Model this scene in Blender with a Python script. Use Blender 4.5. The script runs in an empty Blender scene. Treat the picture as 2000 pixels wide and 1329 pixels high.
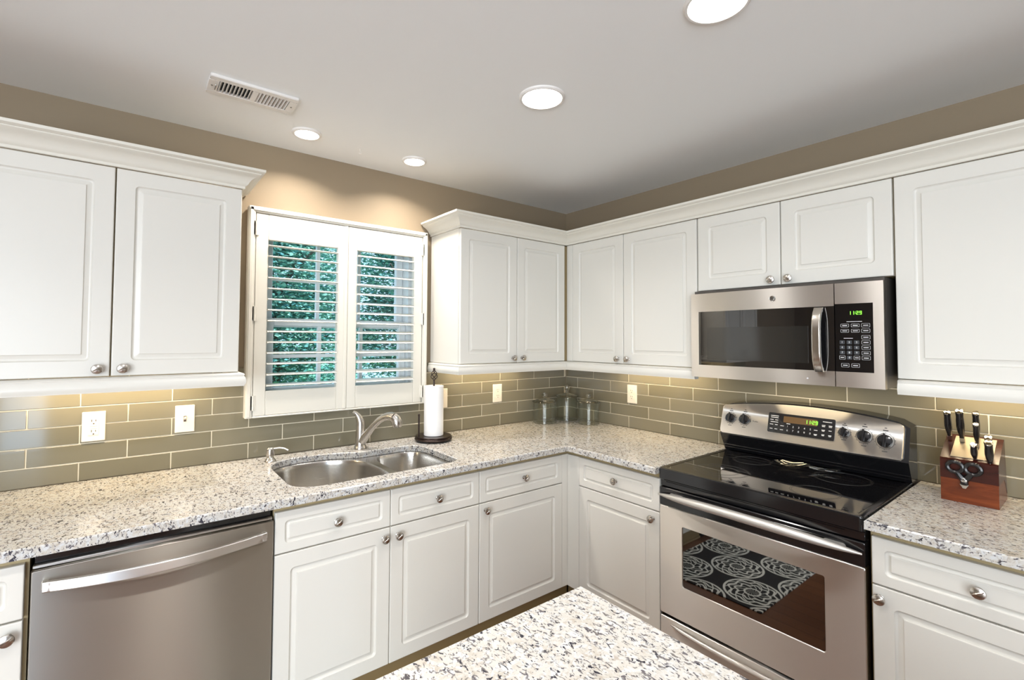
import bpy, bmesh, math, random
from mathutils import Vector, Matrix
R = math.radians
PI = math.pi
random.seed(7)
scene = bpy.context.scene
C = scene.collection

# ------------------------------------------------------------------ camera
cam_d = bpy.data.cameras.new('camera')
cam = bpy.data.objects.new('camera', cam_d)
C.objects.link(cam)
cam_d.sensor_fit = 'HORIZONTAL'
cam_d.sensor_width = 36.0
cam_d.lens = 930.46 / 2000 * 36
cam_d.shift_x = 20.965 / 2000
cam_d.shift_y = -32.05 / 2000
cam_d.clip_start = 0.02
yaw, pit, rol = 0.658376, 0.0323865, 0.0049654
Fv = Vector((math.sin(yaw) * math.cos(pit), math.cos(yaw) * math.cos(pit), math.sin(pit)))
Rv = Vector((math.cos(yaw), -math.sin(yaw), 0))
Uv = Rv.cross(Fv)
Rr = math.cos(rol) * Rv + math.sin(rol) * Uv
Ur = -math.sin(rol) * Rv + math.cos(rol) * Uv
cam.matrix_world = Matrix(((Rr.x, Ur.x, -Fv.x, -2.6257), (Rr.y, Ur.y, -Fv.y, -2.58398),
                           (Rr.z, Ur.z, -Fv.z, 1.49814), (0, 0, 0, 1)))
scene.camera = cam

# ------------------------------------------------------------------ world, big lights, exposure
H = 2.4677                      # ceiling height
CT = 0.914                      # counter top
world = bpy.data.worlds.new('world')
scene.world = world
world.use_nodes = True
wb = world.node_tree.nodes['Background']
wb.inputs[0].default_value = (0.52, 0.78, 1.0, 1)
wb.inputs[1].default_value = 1.6
scene.view_settings.view_transform = 'Standard'
scene.view_settings.look = 'None'
scene.view_settings.gamma = 1.0
scene.view_settings.use_curve_mapping = False
scene.view_settings.exposure = 0.13
cy = scene.cycles
cy.max_bounces = 10
cy.diffuse_bounces = 5
cy.glossy_bounces = 5
cy.transmission_bounces = 10
cy.transparent_max_bounces = 16
cy.sample_clamp_indirect = 6.0
cy.caustics_reflective = False
cy.caustics_refractive = False


def area(name, loc, rot, sx, sy, power, col=(1, 1, 1), shape='RECTANGLE', spread=180):
    l = bpy.data.lights.new(name, 'AREA')
    l.shape = shape
    l.size = sx
    l.size_y = sy
    l.energy = power
    l.color = col
    l.spread = R(spread)
    o = bpy.data.objects.new(name, l)
    o.location = loc
    o.rotation_euler = rot
    C.objects.link(o)
    return o


FILL_DAY = (0.84, 0.92, 1.0)
WARM = (1.0, 0.88, 0.70)
# added fill lamps behind the camera, imitating daylight from unseen windows
area('fill_daylight_front', (-4.65, -5.38, 1.15), (R(90), 0, 0), 1.4, 2.1, 92, FILL_DAY)
area('fill_daylight_blue', (-3.64, -5.44, 1.08), (R(90), 0, 0), 0.38, 1.9, 15, (0.50, 0.72, 1.0))
area('fill_daylight_side', (-5.38, -4.2, 1.30), (R(90), 0, R(-90)), 2.0, 2.0, 160, FILL_DAY)
# ceiling cans: the four in view and unseen ones added for fill light and reflections
CANW = (1.0, 0.97, 0.935)
for (x, y, p, c, r) in ((-1.996, -.261, 6.3, (1.0, .91, .82), .10), (-1.434, -.263, 6.3, (1.0, .91, .82), .10), (-1.352, -1.197, 3.7, CANW, .15), (-1.325, -1.905, 3.7, CANW, .15),
                        (-2.42, -1.9, 8, CANW, .12), (-1.33, -3.2, 3.7, CANW, .15), (-2.45, -3.3, 3.7, CANW, .15), (-3.7, -1.9, 3.7, CANW, .15)):
    area('can_and_fill_light', (x, y, H - 0.013), (0, 0, 0), r, r, p, c, 'DISK', 135)
sun = bpy.data.lights.new('sun', 'SUN')
sun.energy = 7.0
sun.color = (0.85, 0.95, 1.0)
sun.angle = R(3)
sun_o = bpy.data.objects.new('sun', sun)
sun_o.rotation_euler = (R(38), 0, R(40))
C.objects.link(sun_o)
# lamps hidden behind the light rails under the wall cabinets
for (x, y, sx, sy, p) in ((-2.66, -0.10, 0.62, 0.03, 3.4), (-0.80, -0.10, 0.55, 0.03, 2.2),
                          (-0.10, -0.85, 0.03, 0.60, 2.5), (-0.10, -2.36, 0.03, 0.45, 2.1), (-0.16, -1.66, 0.03, 0.35, 0.9)):
    z = 1.352 if not (y < -1.4 and y > -1.9) else 1.312
    area('under_cabinet_lamp', (x, y, z - 0.004), (0, 0, 0), sx, sy, p, (1.0, 0.80, 0.52))


# ------------------------------------------------------------------ materials
def new_mat(name):
    m = bpy.data.materials.new(name)
    m.use_nodes = True
    nt = m.node_tree
    return m, nt, nt.nodes['Principled BSDF']


def mat(name, col, rough=0.5, metal=0.0, **kw):
    m, nt, b = new_mat(name)
    b.inputs['Base Color'].default_value = (*col, 1)
    b.inputs['Roughness'].default_value = rough
    b.inputs['Metallic'].default_value = metal
    for k, v in kw.items():
        b.inputs[k.replace('_', ' ')].default_value = v
    return m


def lk(nt, a, b):
    nt.links.new(a, b)


def ramp(nt, fac, stops, interp='LINEAR'):
    r = nt.nodes.new('ShaderNodeValToRGB')
    r.color_ramp.interpolation = interp
    els = r.color_ramp.elements
    while len(els) < len(stops):
        els.new(0.5)
    for e, (p, c) in zip(els, stops):
        e.position = p
        e.color = (*c, 1)
    lk(nt, fac, r.inputs[0])
    return r.outputs[0]


def noise(nt, vec, scale, detail=3, rough=0.55, dist=0.0):
    n = nt.nodes.new('ShaderNodeTexNoise')
    n.inputs['Scale'].default_value = scale
    n.inputs['Detail'].default_value = detail
    n.inputs['Roughness'].default_value = rough
    n.inputs['Distortion'].default_value = dist
    lk(nt, vec, n.inputs['Vector'])
    return n.outputs['Fac']


def mix(nt, fac, a, b, blend='MIX'):
    n = nt.nodes.new('ShaderNodeMix')
    n.data_type = 'RGBA'
    n.blend_type = blend
    for s, v in ((n.inputs[0], fac), (n.inputs[6], a), (n.inputs[7], b)):
        if isinstance(v, (int, float)):
            s.default_value = v
        elif isinstance(v, tuple):
            s.default_value = (*v, 1)
        else:
            lk(nt, v, s)
    return n.outputs[2]


def coords(nt, scale=(1, 1, 1), rot=(0, 0, 0), kind='Object'):
    t = nt.nodes.new('ShaderNodeTexCoord')
    mp = nt.nodes.new('ShaderNodeMapping')
    mp.inputs['Scale'].default_value = scale
    mp.inputs['Rotation'].default_value = rot
    lk(nt, t.outputs[kind], mp.inputs[0])
    return mp.outputs[0]


def bump(nt, b, h, strength=0.1, dist=0.01):
    n = nt.nodes.new('ShaderNodeBump')
    n.inputs['Strength'].default_value = strength
    n.inputs['Distance'].default_value = dist
    lk(nt, h, n.inputs['Height'])
    lk(nt, n.outputs[0], b.inputs['Normal'])


def mk_granite(name):
    m, nt, b = new_mat(name)
    v = coords(nt)
    base = ramp(nt, noise(nt, v, 16, 4, 0.6, 0.6), [(0.30, (0.45, 0.41, 0.35)), (0.42, (0.53, 0.50, 0.45)), (0.55, (0.57, 0.555, 0.52)), (0.70, (0.51, 0.48, 0.435))])
    pale = ramp(nt, noise(nt, v, 55, 3, 0.6, 1.0), [(0.48, (0, 0, 0)), (0.60, (1, 1, 1))])
    c = mix(nt, pale, base, (0.585, 0.595, 0.60))
    tan_m = ramp(nt, noise(nt, coords(nt, rot=(0.4, 0.3, 0.2)), 70, 4, 0.65, 1.2), [(0.54, (0, 0, 0)), (0.68, (0.8, 0.8, 0.8))])
    c = mix(nt, tan_m, c, (0.40, 0.34, 0.28))
    for sc, rz, lo, hi, col in ((130, 0.9, 0.588, 0.645, (0.16, 0.145, 0.14)), (120, 2.3, 0.598, 0.65, (0.12, 0.11, 0.12)), (95, 0.2, 0.622, 0.655, (0.035, 0.033, 0.045))):
        vv = coords(nt, (1.0, 0.55, 0.7), (0.2, 0.1, rz))
        k = ramp(nt, noise(nt, vv, sc, 2.5, 0.55, 0.9), [(lo, (0, 0, 0)), (hi, (1, 1, 1))])
        c = mix(nt, k, c, col)
    lk(nt, c, b.inputs['Base Color'])
    b.inputs['Roughness'].default_value = 0.16
    return m


def mk_tile():
    m, nt, b = new_mat('glass_tile')
    g = nt.nodes.new('ShaderNodeNewGeometry')
    c = ramp(nt, g.outputs['Random Per Island'], [(0.0, (0.185, 0.167, 0.114)), (1.0, (0.228, 0.206, 0.147))])
    lk(nt, c, b.inputs['Base Color'])
    b.inputs['Roughness'].default_value = 0.07
    return m


def mk_steel(name, col=(0.60, 0.585, 0.56), rough=0.27, aniso=0.75, grain=(1.5, 1.5, 260)):
    m, nt, b = new_mat(name)
    b.inputs['Base Color'].default_value = (*col, 1)
    b.inputs['Metallic'].default_value = 1
    b.inputs['Anisotropic'].default_value = aniso
    b.inputs['Anisotropic Rotation'].default_value = 0.25
    t = nt.nodes.new('ShaderNodeTangent')
    t.direction_type = 'RADIAL'
    t.axis = 'Z'
    lk(nt, t.outputs[0], b.inputs['Tangent'])
    n = noise(nt, coords(nt, grain), 4, 2, 0.6)
    r = nt.nodes.new('ShaderNodeMapRange')
    r.inputs['To Min'].default_value = rough - 0.05
    r.inputs['To Max'].default_value = rough + 0.06
    lk(nt, n, r.inputs[0])
    lk(nt, r.outputs[0], b.inputs['Roughness'])
    return m


def mk_wood(name, c1, c2, scale=(1, 12, 12), rough=0.35, rot=(0, 0, 0)):
    m, nt, b = new_mat(name)
    v = coords(nt, scale, rot)
    c = ramp(nt, noise(nt, v, 3.0, 5, 0.6, 0.8), [(0.3, c1), (0.7, c2)])
    lk(nt, c, b.inputs['Base Color'])
    b.inputs['Roughness'].default_value = rough
    return m


def mk_floor():
    m, nt, b = new_mat('floor_planks')
    t = nt.nodes.new('ShaderNodeTexBrick')
    v = coords(nt, rot=(0, 0, R(90)))
    lk(nt, v, t.inputs['Vector'])
    t.inputs['Scale'].default_value = 1.0
    t.inputs['Brick Width'].default_value = 1.1
    t.inputs['Row Height'].default_value = 0.09
    t.inputs['Mortar Size'].default_value = 0.002
    t.inputs['Color1'].default_value = (0.16, 0.062, 0.026, 1)
    t.inputs['Color2'].default_value = (0.22, 0.09, 0.038, 1)
    t.inputs['Mortar'].default_value = (0.05, 0.02, 0.01, 1)
    g = noise(nt, coords(nt, (18, 1.2, 1)), 5, 4, 0.6)
    c = mix(nt, 0.5, t.outputs[0], ramp(nt, g, [(0.3, (0.5, 0.5, 0.5)), (0.7, (1, 1, 1))]), 'MULTIPLY')
    lk(nt, c, b.inputs['Base Color'])
    b.inputs['Roughness'].default_value = 0.28
    return m


def mk_wall():
    m, nt, b = new_mat('wall_paint')
    b.inputs['Base Color'].default_value = (0.265, 0.207, 0.138, 1)
    b.inputs['Roughness'].default_value = 0.75
    bump(nt, b, noise(nt, coords(nt), 160, 2), 0.08, 0.002)
    return m


def mk_rug():
    # black mat with white scroll-work medallions
    m, nt, b = new_mat('rug_pattern')
    v = coords(nt, (1, 1, 0))
    sep = nt.nodes.new('ShaderNodeSeparateXYZ')
    lk(nt, v, sep.inputs[0])

    def math_(op, a, bb=None):
        n = nt.nodes.new('ShaderNodeMath')
        n.operation = op
        for i, s in enumerate((a, bb)):
            if s is None:
                continue
            if isinstance(s, (int, float)):
                n.inputs[i].default_value = s
            else:
                lk(nt, s, n.inputs[i])
        return n.outputs[0]
    px, py = 0.50, 0.42
    # two interleaved lattices of round medallions
    def ring(ox, oy):
        fx = math_('SUBTRACT', math_('FRACT', math_('ADD', math_('DIVIDE', sep.outputs[0], px), ox)), 0.5)
        fy = math_('SUBTRACT', math_('FRACT', math_('ADD', math_('DIVIDE', sep.outputs[1], py), oy)), 0.5)
        fx = math_('MULTIPLY', fx, px)
        fy = math_('MULTIPLY', fy, py)
        r = math_('SQRT', math_('ADD', math_('MULTIPLY', fx, fx), math_('MULTIPLY', fy, fy)))
        a = math_('ARCTAN2', fy, fx)
        return r, a
    out = None
    for ox, oy in ((0.0, 0.0), (0.5, 0.5)):
        r, a = ring(ox, oy)
        pet = math_('MULTIPLY', math_('SINE', math_('MULTIPLY', a, 8.0)), 0.010)
        rr = math_('ADD', r, pet)
        w1 = math_('LESS_THAN', math_('ABSOLUTE', math_('SUBTRACT', r, 0.152)), 0.0065)
        w2 = math_('LESS_THAN', math_('ABSOLUTE', math_('SUBTRACT', rr, 0.122)), 0.0060)
        w3 = math_('LESS_THAN', math_('ABSOLUTE', math_('SUBTRACT', rr, 0.086)), 0.0060)
        w4 = math_('LESS_THAN', math_('ABSOLUTE', math_('SUBTRACT', r, 0.042)), 0.0055)
        sp = math_('LESS_THAN', math_('ABSOLUTE', math_('SINE', math_('ADD', math_('MULTIPLY', a, 6.0), math_('MULTIPLY', r, 60.0)))), 0.22)
        sp = math_('MULTIPLY', sp, math_('LESS_THAN', r, 0.146))
        tot = math_('MAXIMUM', math_('MAXIMUM', w1, w2), math_('MAXIMUM', w3, math_('MAXIMUM', w4, sp)))
        out = tot if out is None else math_('MAXIMUM', out, tot)
    c = mix(nt, out, (0.012, 0.013, 0.014), (0.90, 0.90, 0.82))
    lk(nt, c, b.inputs['Base Color'])
    b.inputs['Roughness'].default_value = 0.9
    return m


def mk_glass(name, tint=(1, 1, 1), gloss_rough=0.0, facing=0.08):
    m = bpy.data.materials.new(name)
    m.use_nodes = True
    nt = m.node_tree
    nt.nodes.clear()
    o = nt.nodes.new('ShaderNodeOutputMaterial')
    mx = nt.nodes.new('ShaderNodeMixShader')
    tr = nt.nodes.new('ShaderNodeBsdfTransparent')
    tr.inputs[0].default_value = (*tint, 1)
    gl = nt.nodes.new('ShaderNodeBsdfGlossy')
    gl.inputs['Roughness'].default_value = gloss_rough
    fr = nt.nodes.new('ShaderNodeFresnel')
    fr.inputs[0].default_value = 1.45
    ge = nt.nodes.new('ShaderNodeNewGeometry')
    iv = nt.nodes.new('ShaderNodeMath')
    iv.operation = 'SUBTRACT'
    iv.inputs[0].default_value = 1.0
    lk(nt, ge.outputs['Backfacing'], iv.inputs[1])
    ml = nt.nodes.new('ShaderNodeMath')
    ml.operation = 'MULTIPLY'
    lk(nt, fr.outputs[0], ml.inputs[0])
    lk(nt, iv.outputs[0], ml.inputs[1])
    lk(nt, ml.outputs[0], mx.inputs[0])
    lk(nt, tr.outputs[0], mx.inputs[1])
    lk(nt, gl.outputs[0], mx.inputs[2])
    lk(nt, mx.outputs[0], o.inputs[0])
    return m


def mk_clear(name, tint):
    # thin clear glass: see-through face-on, mirror-like towards the rim
    m = bpy.data.materials.new(name)
    m.use_nodes = True
    nt = m.node_tree
    nt.nodes.clear()
    o = nt.nodes.new('ShaderNodeOutputMaterial')
    mx = nt.nodes.new('ShaderNodeMixShader')
    tr = nt.nodes.new('ShaderNodeBsdfTransparent')
    tr.inputs[0].default_value = (*tint, 1)
    gl = nt.nodes.new('ShaderNodeBsdfGlossy')
    gl.inputs['Roughness'].default_value = 0.04
    lw = nt.nodes.new('ShaderNodeLayerWeight')
    lw.inputs['Blend'].default_value = 0.5
    pw = nt.nodes.new('ShaderNodeMath')
    pw.operation = 'POWER'
    pw.inputs[1].default_value = 3.0
    lk(nt, lw.outputs['Facing'], pw.inputs[0])
    ma = nt.nodes.new('ShaderNodeMath')
    ma.operation = 'MULTIPLY_ADD'
    ma.inputs[1].default_value = 0.75
    ma.inputs[2].default_value = 0.045
    lk(nt, pw.outputs[0], ma.inputs[0])
    lk(nt, ma.outputs[0], mx.inputs[0])
    lk(nt, tr.outputs[0], mx.inputs[1])
    lk(nt, gl.outputs[0], mx.inputs[2])
    lk(nt, mx.outputs[0], o.inputs[0])
    return m


def emit(name, col, s):
    m, nt, b = new_mat(name)
    b.inputs['Base Color'].default_value = (0.02, 0.02, 0.02, 1)
    b.inputs['Emission Color'].default_value = (*col, 1)
    b.inputs['Emission Strength'].default_value = s
    return m


def mk_leaf(name, c1, c2):
    m, nt, b = new_mat(name)
    g = nt.nodes.new('ShaderNodeNewGeometry')
    lk(nt, ramp(nt, g.outputs['Random Per Island'], [(0, c1), (1, c2)]), b.inputs['Base Color'])
    b.inputs['Roughness'].default_value = 0.6
    return m


PAINT = mat('cabinet_paint', (0.70, 0.682, 0.628), 0.32)
BOXWOOD = mat('cabinet_box', (0.42, 0.33, 0.18), 0.5)
CROWN = mat('moulding_paint', (0.72, 0.695, 0.62), 0.35)
SHUT = mat('shutter_paint', (0.70, 0.675, 0.60), 0.35)
WALL = mk_wall()
CEIL = mat('ceiling_paint', (0.90, 0.92, 0.93), 0.8)
FLOOR = mk_floor()
GRAN = mk_granite('granite')
TILE = mk_tile()
GROUT = mat('tile_grout', (0.74, 0.67, 0.52), 0.7)
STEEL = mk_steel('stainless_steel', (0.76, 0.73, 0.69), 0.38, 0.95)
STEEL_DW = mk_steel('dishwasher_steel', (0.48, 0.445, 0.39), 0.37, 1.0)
SINKST = mk_steel('sink_steel', (0.58, 0.56, 0.53), 0.24, 0.5)
NICKEL = mat('brushed_nickel', (0.56, 0.53, 0.49), 0.25, 1.0)
CHROME = mat('polished_steel', (0.80, 0.79, 0.77), 0.12, 1.0)
BLKGLASS = mat('black_glass', (0.004, 0.004, 0.005), 0.03, 0.0, IOR=1.75)
OVENGLASS = mat('oven_glass', (0.006, 0.005, 0.005), 0.02, 0.0, IOR=2.6)
BLKPL = mat('black_plastic', (0.012, 0.012, 0.013), 0.25)
BLKENAMEL = mat('black_enamel', (0.008, 0.008, 0.009), 0.12, 0.0, IOR=1.6)
DARK = mat('duct_shade_black', (0.006, 0.006, 0.006), 0.6)
BRONZE = mat('oil_rubbed_bronze', (0.035, 0.022, 0.018), 0.28, 0.6)
PAPER = mat('paper_towel', (0.86, 0.85, 0.84), 0.9)
IVORY = mat('almond_plastic', (0.83, 0.77, 0.66), 0.3)
SLOT = mat('socket_slot', (0.10, 0.07, 0.05), 0.6)
VINYL = mat('white_vinyl', (0.72, 0.76, 0.78), 0.4)
PANE = mk_glass('window_pane')
LIDGLASS = mat('lid_glass', (0.97, 0.985, 0.97), 0.0, 0.0, Transmission_Weight=1.0, IOR=1.45)
JARGLASS = mk_clear('clear_glass', (0.955, 0.965, 0.945))
TOE = mat('toe_kick_paint', (0.26, 0.185, 0.085), 0.45)
BLOCKW = mk_wood('cherry_wood', (0.075, 0.014, 0.005), (0.22, 0.05, 0.014), (10, 2, 10), 0.25)
DARKW = mk_wood('dark_cherry_wood', (0.028, 0.006, 0.004), (0.060, 0.012, 0.007), (10, 2, 10), 0.25)
LENS = emit('lamp_lens', (1.0, 0.97, 0.92), 8.0)
LENS_S = emit('small_lamp_lens', (1.0, 0.95, 0.86), 8.0)
TRIMW = mat('white_trim', (0.82, 0.80, 0.77), 0.4)
GREEN = emit('green_digits', (0.25, 1.0, 0.05), 2.2)
AMBER = emit('amber_display', (0.30, 0.13, 0.01), 0.45)
PRINT = mat('white_print', (0.75, 0.75, 0.75), 0.5)
GREYP = mat('grey_print', (0.05, 0.05, 0.05), 0.5)
RINGP = mat('burner_ring_print', (0.07, 0.07, 0.07), 0.2)
RUG = mk_rug()
LEAF_A = mk_leaf('leaf_blue_green', (0.06, 0.26, 0.26), (0.30, 0.55, 0.40))
LEAF_B = mk_leaf('leaf_dark_green', (0.03, 0.19, 0.18), (0.16, 0.42, 0.26))
BARK = mat('bark', (0.09, 0.075, 0.06), 0.9)
LAWN = mat('lawn', (0.10, 0.20, 0.07), 0.9)
RAILP = mat('railing_paint', (0.55, 0.66, 0.72), 0.5)


# ------------------------------------------------------------------ mesh building
class M:
    def __init__(s):
        s.v = []
        s.f = []
        s.m = []
        s.x = Matrix.Identity(4)
        s.mi = 0

    def add(s, vs, fs):
        b = len(s.v)
        s.v += [tuple(s.x @ Vector(p)) for p in vs]
        for f in fs:
            s.f.append([b + i for i in f])
            s.m.append(s.mi)
        return s

    def box(s, x0, x1, y0, y1, z0, z1, c=0.0):
        x0, x1 = min(x0, x1), max(x0, x1)
        y0, y1 = min(y0, y1), max(y0, y1)
        z0, z1 = min(z0, z1), max(z0, z1)
        if c <= 0:
            vs = [(x, y, z) for z in (z0, z1) for y in (y0, y1) for x in (x0, x1)]
            return s.add(vs, [(0, 2, 3, 1), (4, 5, 7, 6), (0, 1, 5, 4), (2, 6, 7, 3), (0, 4, 6, 2), (1, 3, 7, 5)])
        c = min(c, (x1 - x0) * .49, (y1 - y0) * .49, (z1 - z0) * .49)
        X, Y, Z = (x0, x1), (y0, y1), (z0, z1)
        sg = (1, -1)
        vs = []
        idx = {}
        for i in (0, 1):
            for j in (0, 1):
                for k in (0, 1):
                    for a in range(3):
                        p = [X[i] + sg[i] * c, Y[j] + sg[j] * c, Z[k] + sg[k] * c]
                        p[a] = (X[i], Y[j], Z[k])[a]
                        idx[i, j, k, a] = len(vs)
                        vs.append(tuple(p))
        fs = []
        for i in (0, 1):
            fs.append([idx[i, 0, 0, 0], idx[i, 1, 0, 0], idx[i, 1, 1, 0], idx[i, 0, 1, 0]])
            fs.append([idx[0, i, 0, 1], idx[1, i, 0, 1], idx[1, i, 1, 1], idx[0, i, 1, 1]])
            fs.append([idx[0, 0, i, 2], idx[1, 0, i, 2], idx[1, 1, i, 2], idx[0, 1, i, 2]])
        for i in (0, 1):
            for j in (0, 1):
                fs.append([idx[i, j, 0, 0], idx[i, j, 1, 0], idx[i, j, 1, 1], idx[i, j, 0, 1]])
                fs.append([idx[i, 0, j, 0], idx[i, 1, j, 0], idx[i, 1, j, 2], idx[i, 0, j, 2]])
                fs.append([idx[0, i, j, 1], idx[1, i, j, 1], idx[1, i, j, 2], idx[0, i, j, 2]])
                for k in (0, 1):
                    fs.append([idx[i, j, k, 0], idx[i, j, k, 1], idx[i, j, k, 2]])
        return s.add(vs, fs)

    def loft(s, loops, cap0=True, cap1=True, closed=True):
        n = len(loops[0])
        vs = [p for l in loops for p in l]
        fs = []
        for a in range(len(loops) - 1):
            for i in range(n if closed else n - 1):
                j = (i + 1) % n
                fs.append((a * n + i, a * n + j, (a + 1) * n + j, (a + 1) * n + i))
        if cap0:
            fs.append(list(range(n))[::-1])
        if cap1:
            fs.append([(len(loops) - 1) * n + i for i in range(n)])
        return s.add(vs, fs)

    def lathe(s, prof, n=24, mtx=None, cap0=True, cap1=True):
        """prof: (r, z) along +z, placed by mtx"""
        mtx = mtx or Matrix.Identity(4)
        loops = [[tuple(mtx @ Vector((max(r, 1e-5) * math.cos(2 * PI * i / n), max(r, 1e-5) * math.sin(2 * PI * i / n), z))) for i in range(n)] for r, z in prof]
        return s.loft(loops, cap0, cap1)

    def tube(s, pts, rad, n=10, cap=True, flat=1.0, closed=False):
        pts = [Vector(p) for p in pts]
        k = len(pts)
        rad = rad if isinstance(rad, (list, tuple)) else [rad] * k
        up = None
        loops = []
        for i, p in enumerate(pts):
            if closed:
                t = (pts[(i + 1) % k] - pts[i - 1]).normalized()
            else:
                t = (pts[min(i + 1, k - 1)] - pts[max(i - 1, 0)]).normalized()
            if up is None:
                up = Vector((0, 0, 1)) if abs(t.z) < 0.9 else Vector((0, 1, 0))
            a = t.cross(up).normalized()
            b = a.cross(t).normalized()
            up = b
            loops.append([tuple(p + rad[i] * (math.cos(2 * PI * q / n) * a + flat * math.sin(2 * PI * q / n) * b)) for q in range(n)])
        if closed:
            loops.append(loops[0])
            return s.loft(loops, False, False)
        return s.loft(loops, cap, cap)

    def prism(s, poly, axis, a0, a1):
        """poly of 2D points, extruded along axis from a0 to a1"""
        def P(u, v, w):
            return {'x': (w, u, v), 'y': (u, w, v), 'z': (u, v, w)}[axis]
        return s.loft([[P(u, v, a0) for u, v in poly], [P(u, v, a1) for u, v in poly]])

    def sweep(s, path, prof, lo=0, hi=None):
        """profile (d, z) swept along a plan path, d to the right of travel, mitred"""
        k = len(path)
        loops = []
        for i in range(k):
            ns = []
            for a, b in ((i - 1, i), (i, i + 1)):
                if a >= 0 and b < k:
                    d = (Vector(path[b]) - Vector(path[a])).normalized()
                    ns.append(Vector((d.y, -d.x)))
            m = ns[0] if len(ns) == 1 else (ns[0] + ns[1]) / (1 + ns[0].dot(ns[1]))
            loops.append([(path[i][0] + m.x * d, path[i][1] + m.y * d, z) for d, z in prof])
        return s.loft(loops[lo:hi])


def obj(name, m, mats, parent=None, loc=(0, 0, 0), smooth=38, rot=(0, 0, 0)):
    if isinstance(m, M):
        me = bpy.data.meshes.new(name)
        me.from_pydata(m.v, [], m.f)
        bm = bmesh.new()
        bm.from_mesh(me)
        bmesh.ops.recalc_face_normals(bm, faces=bm.faces)
        bm.to_mesh(me)
        bm.free()
        mats = mats if isinstance(mats, (list, tuple)) else [mats]
        for q in mats:
            me.materials.append(q)
        if len(mats) > 1:
            me.polygons.foreach_set('material_index', m.m)
        if smooth:
            me.polygons.foreach_set('use_smooth', [True] * len(me.polygons))
            me.set_sharp_from_angle(angle=R(smooth))
    else:
        me = m
    o = bpy.data.objects.new(name, me)
    o.location = loc
    o.rotation_euler = rot
    C.objects.link(o)
    if smooth and isinstance(m, M):
        w_ = o.modifiers.new('weighted_normals', 'WEIGHTED_NORMAL')
        w_.keep_sharp = True
        w_.weight = 80
    if parent:
        o.parent = parent
    return o


def tag(o, label, cat, group=None):
    o['label'] = label
    o['category'] = cat
    if group:
        o['group'] = group
    return o


def thing(name, label, cat, loc=(0, 0, 0), rz=0, group=None):
    o = bpy.data.objects.new(name, None)
    o.empty_display_size = 0.1
    o.location = loc
    o.rotation_euler = (0, 0, rz)
    C.objects.link(o)
    return tag(o, label, cat, group)


def struct(name, m, mats, parent=None):
    o = obj(name, m, mats, parent)
    if not parent:
        o['kind'] = 'structure'
    return o


def text_mesh(s, size, mtx, mats, name, parent, depth=0.0004, align='CENTER'):
    cu = bpy.data.curves.new(name, 'FONT')
    cu.body = s
    cu.size = size
    cu.extrude = depth
    cu.align_x = align
    cu.align_y = 'CENTER'
    cu.resolution_u = 3
    o = bpy.data.objects.new(name, cu)
    C.objects.link(o)
    bpy.context.view_layer.update()
    me = bpy.data.meshes.new_from_object(o)
    C.objects.unlink(o)
    bpy.data.objects.remove(o)
    bpy.data.curves.remove(cu)
    me.transform(mtx)
    me.materials.clear()
    me.materials.append(mats)
    return obj(name, me, None, parent)


def rrect(x0, x1, z0, z1, r, k=4):
    """rounded rectangle, counter-clockwise in x,z; constant vertex count"""
    r = min(r, (x1 - x0) * .499, (z1 - z0) * .499)
    out = []
    for cx_, cz_, a0 in ((x1 - r, z1 - r, 0), (x0 + r, z1 - r, 90), (x0 + r, z0 + r, 180), (x1 - r, z0 + r, 270)):
        for i in range(k + 1):
            a = R(a0 + 90 * i / k)
            out.append((cx_ + r * math.cos(a), cz_ + r * math.sin(a)))
    return out


FRONT = Matrix.Rotation(R(90), 4, 'X')        # +z of a lathe turned to -y (out of the cabinet front)
RW = R(-90)                                   # local frame of the right-hand wall

# shared knob mesh, axis pointing out (-y), root at the door face
_k = M()
_k.lathe([(0.0095, 0), (0.0095, 0.003), (0.0062, 0.005), (0.0055, 0.013), (0.0105, 0.0165), (0.0165, 0.020), (0.0178, 0.0235),
          (0.0165, 0.027), (0.0115, 0.0295), (0.005, 0.0308), (0.0, 0.031)], 22, FRONT)
_pts = []
for i in range(9):
    t = -1 + 2 * i / 8
    _pts.append((t * 0.0150 * 0.87, -(0.0303 - 0.0035 * t * t), t * 0.0150 * 0.5))
_k.tube(_pts, [0.001, .0022, .0028, .003, .003, .003, .0028, .0022, .001], 6)
_tmp = obj('knob', _k, NICKEL)
KNOB = _tmp.data
bpy.data.objects.remove(_tmp)


def panel_front(name, x0, x1, z0, z1, yf, parent, f=0.058, knob=None, mat_=None, t=0.019):
    """routed raised-panel door or drawer front with its front face at y = yf"""
    m = M()
    def L(ins, y, r):
        return [(x, yf + y, z) for x, z in rrect(x0 + ins, x1 - ins, z0 + ins, z1 - ins, r)]
    g = 0.026 if f > 0.04 else 0.019
    m.loft([L(0, t, .002), L(0, .003, .002), L(.0015, .0008, .003), L(.004, 0, .004), L(f, 0, .015), L(f + .002, .0040, .0135), L(f + .005, .0075, .011),
            L(f + .010, .0080, .008), L(f + g - .003, .0040, .003), L(f + g - .0022, .0010, .0015), L(f + g, .0, .0008)])
    o = obj(name, m, mat_ or PAINT, parent, smooth=50)
    if knob:
        obj('knob', KNOB, None, o, (knob[0], yf, knob[1]))
    return o


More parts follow.
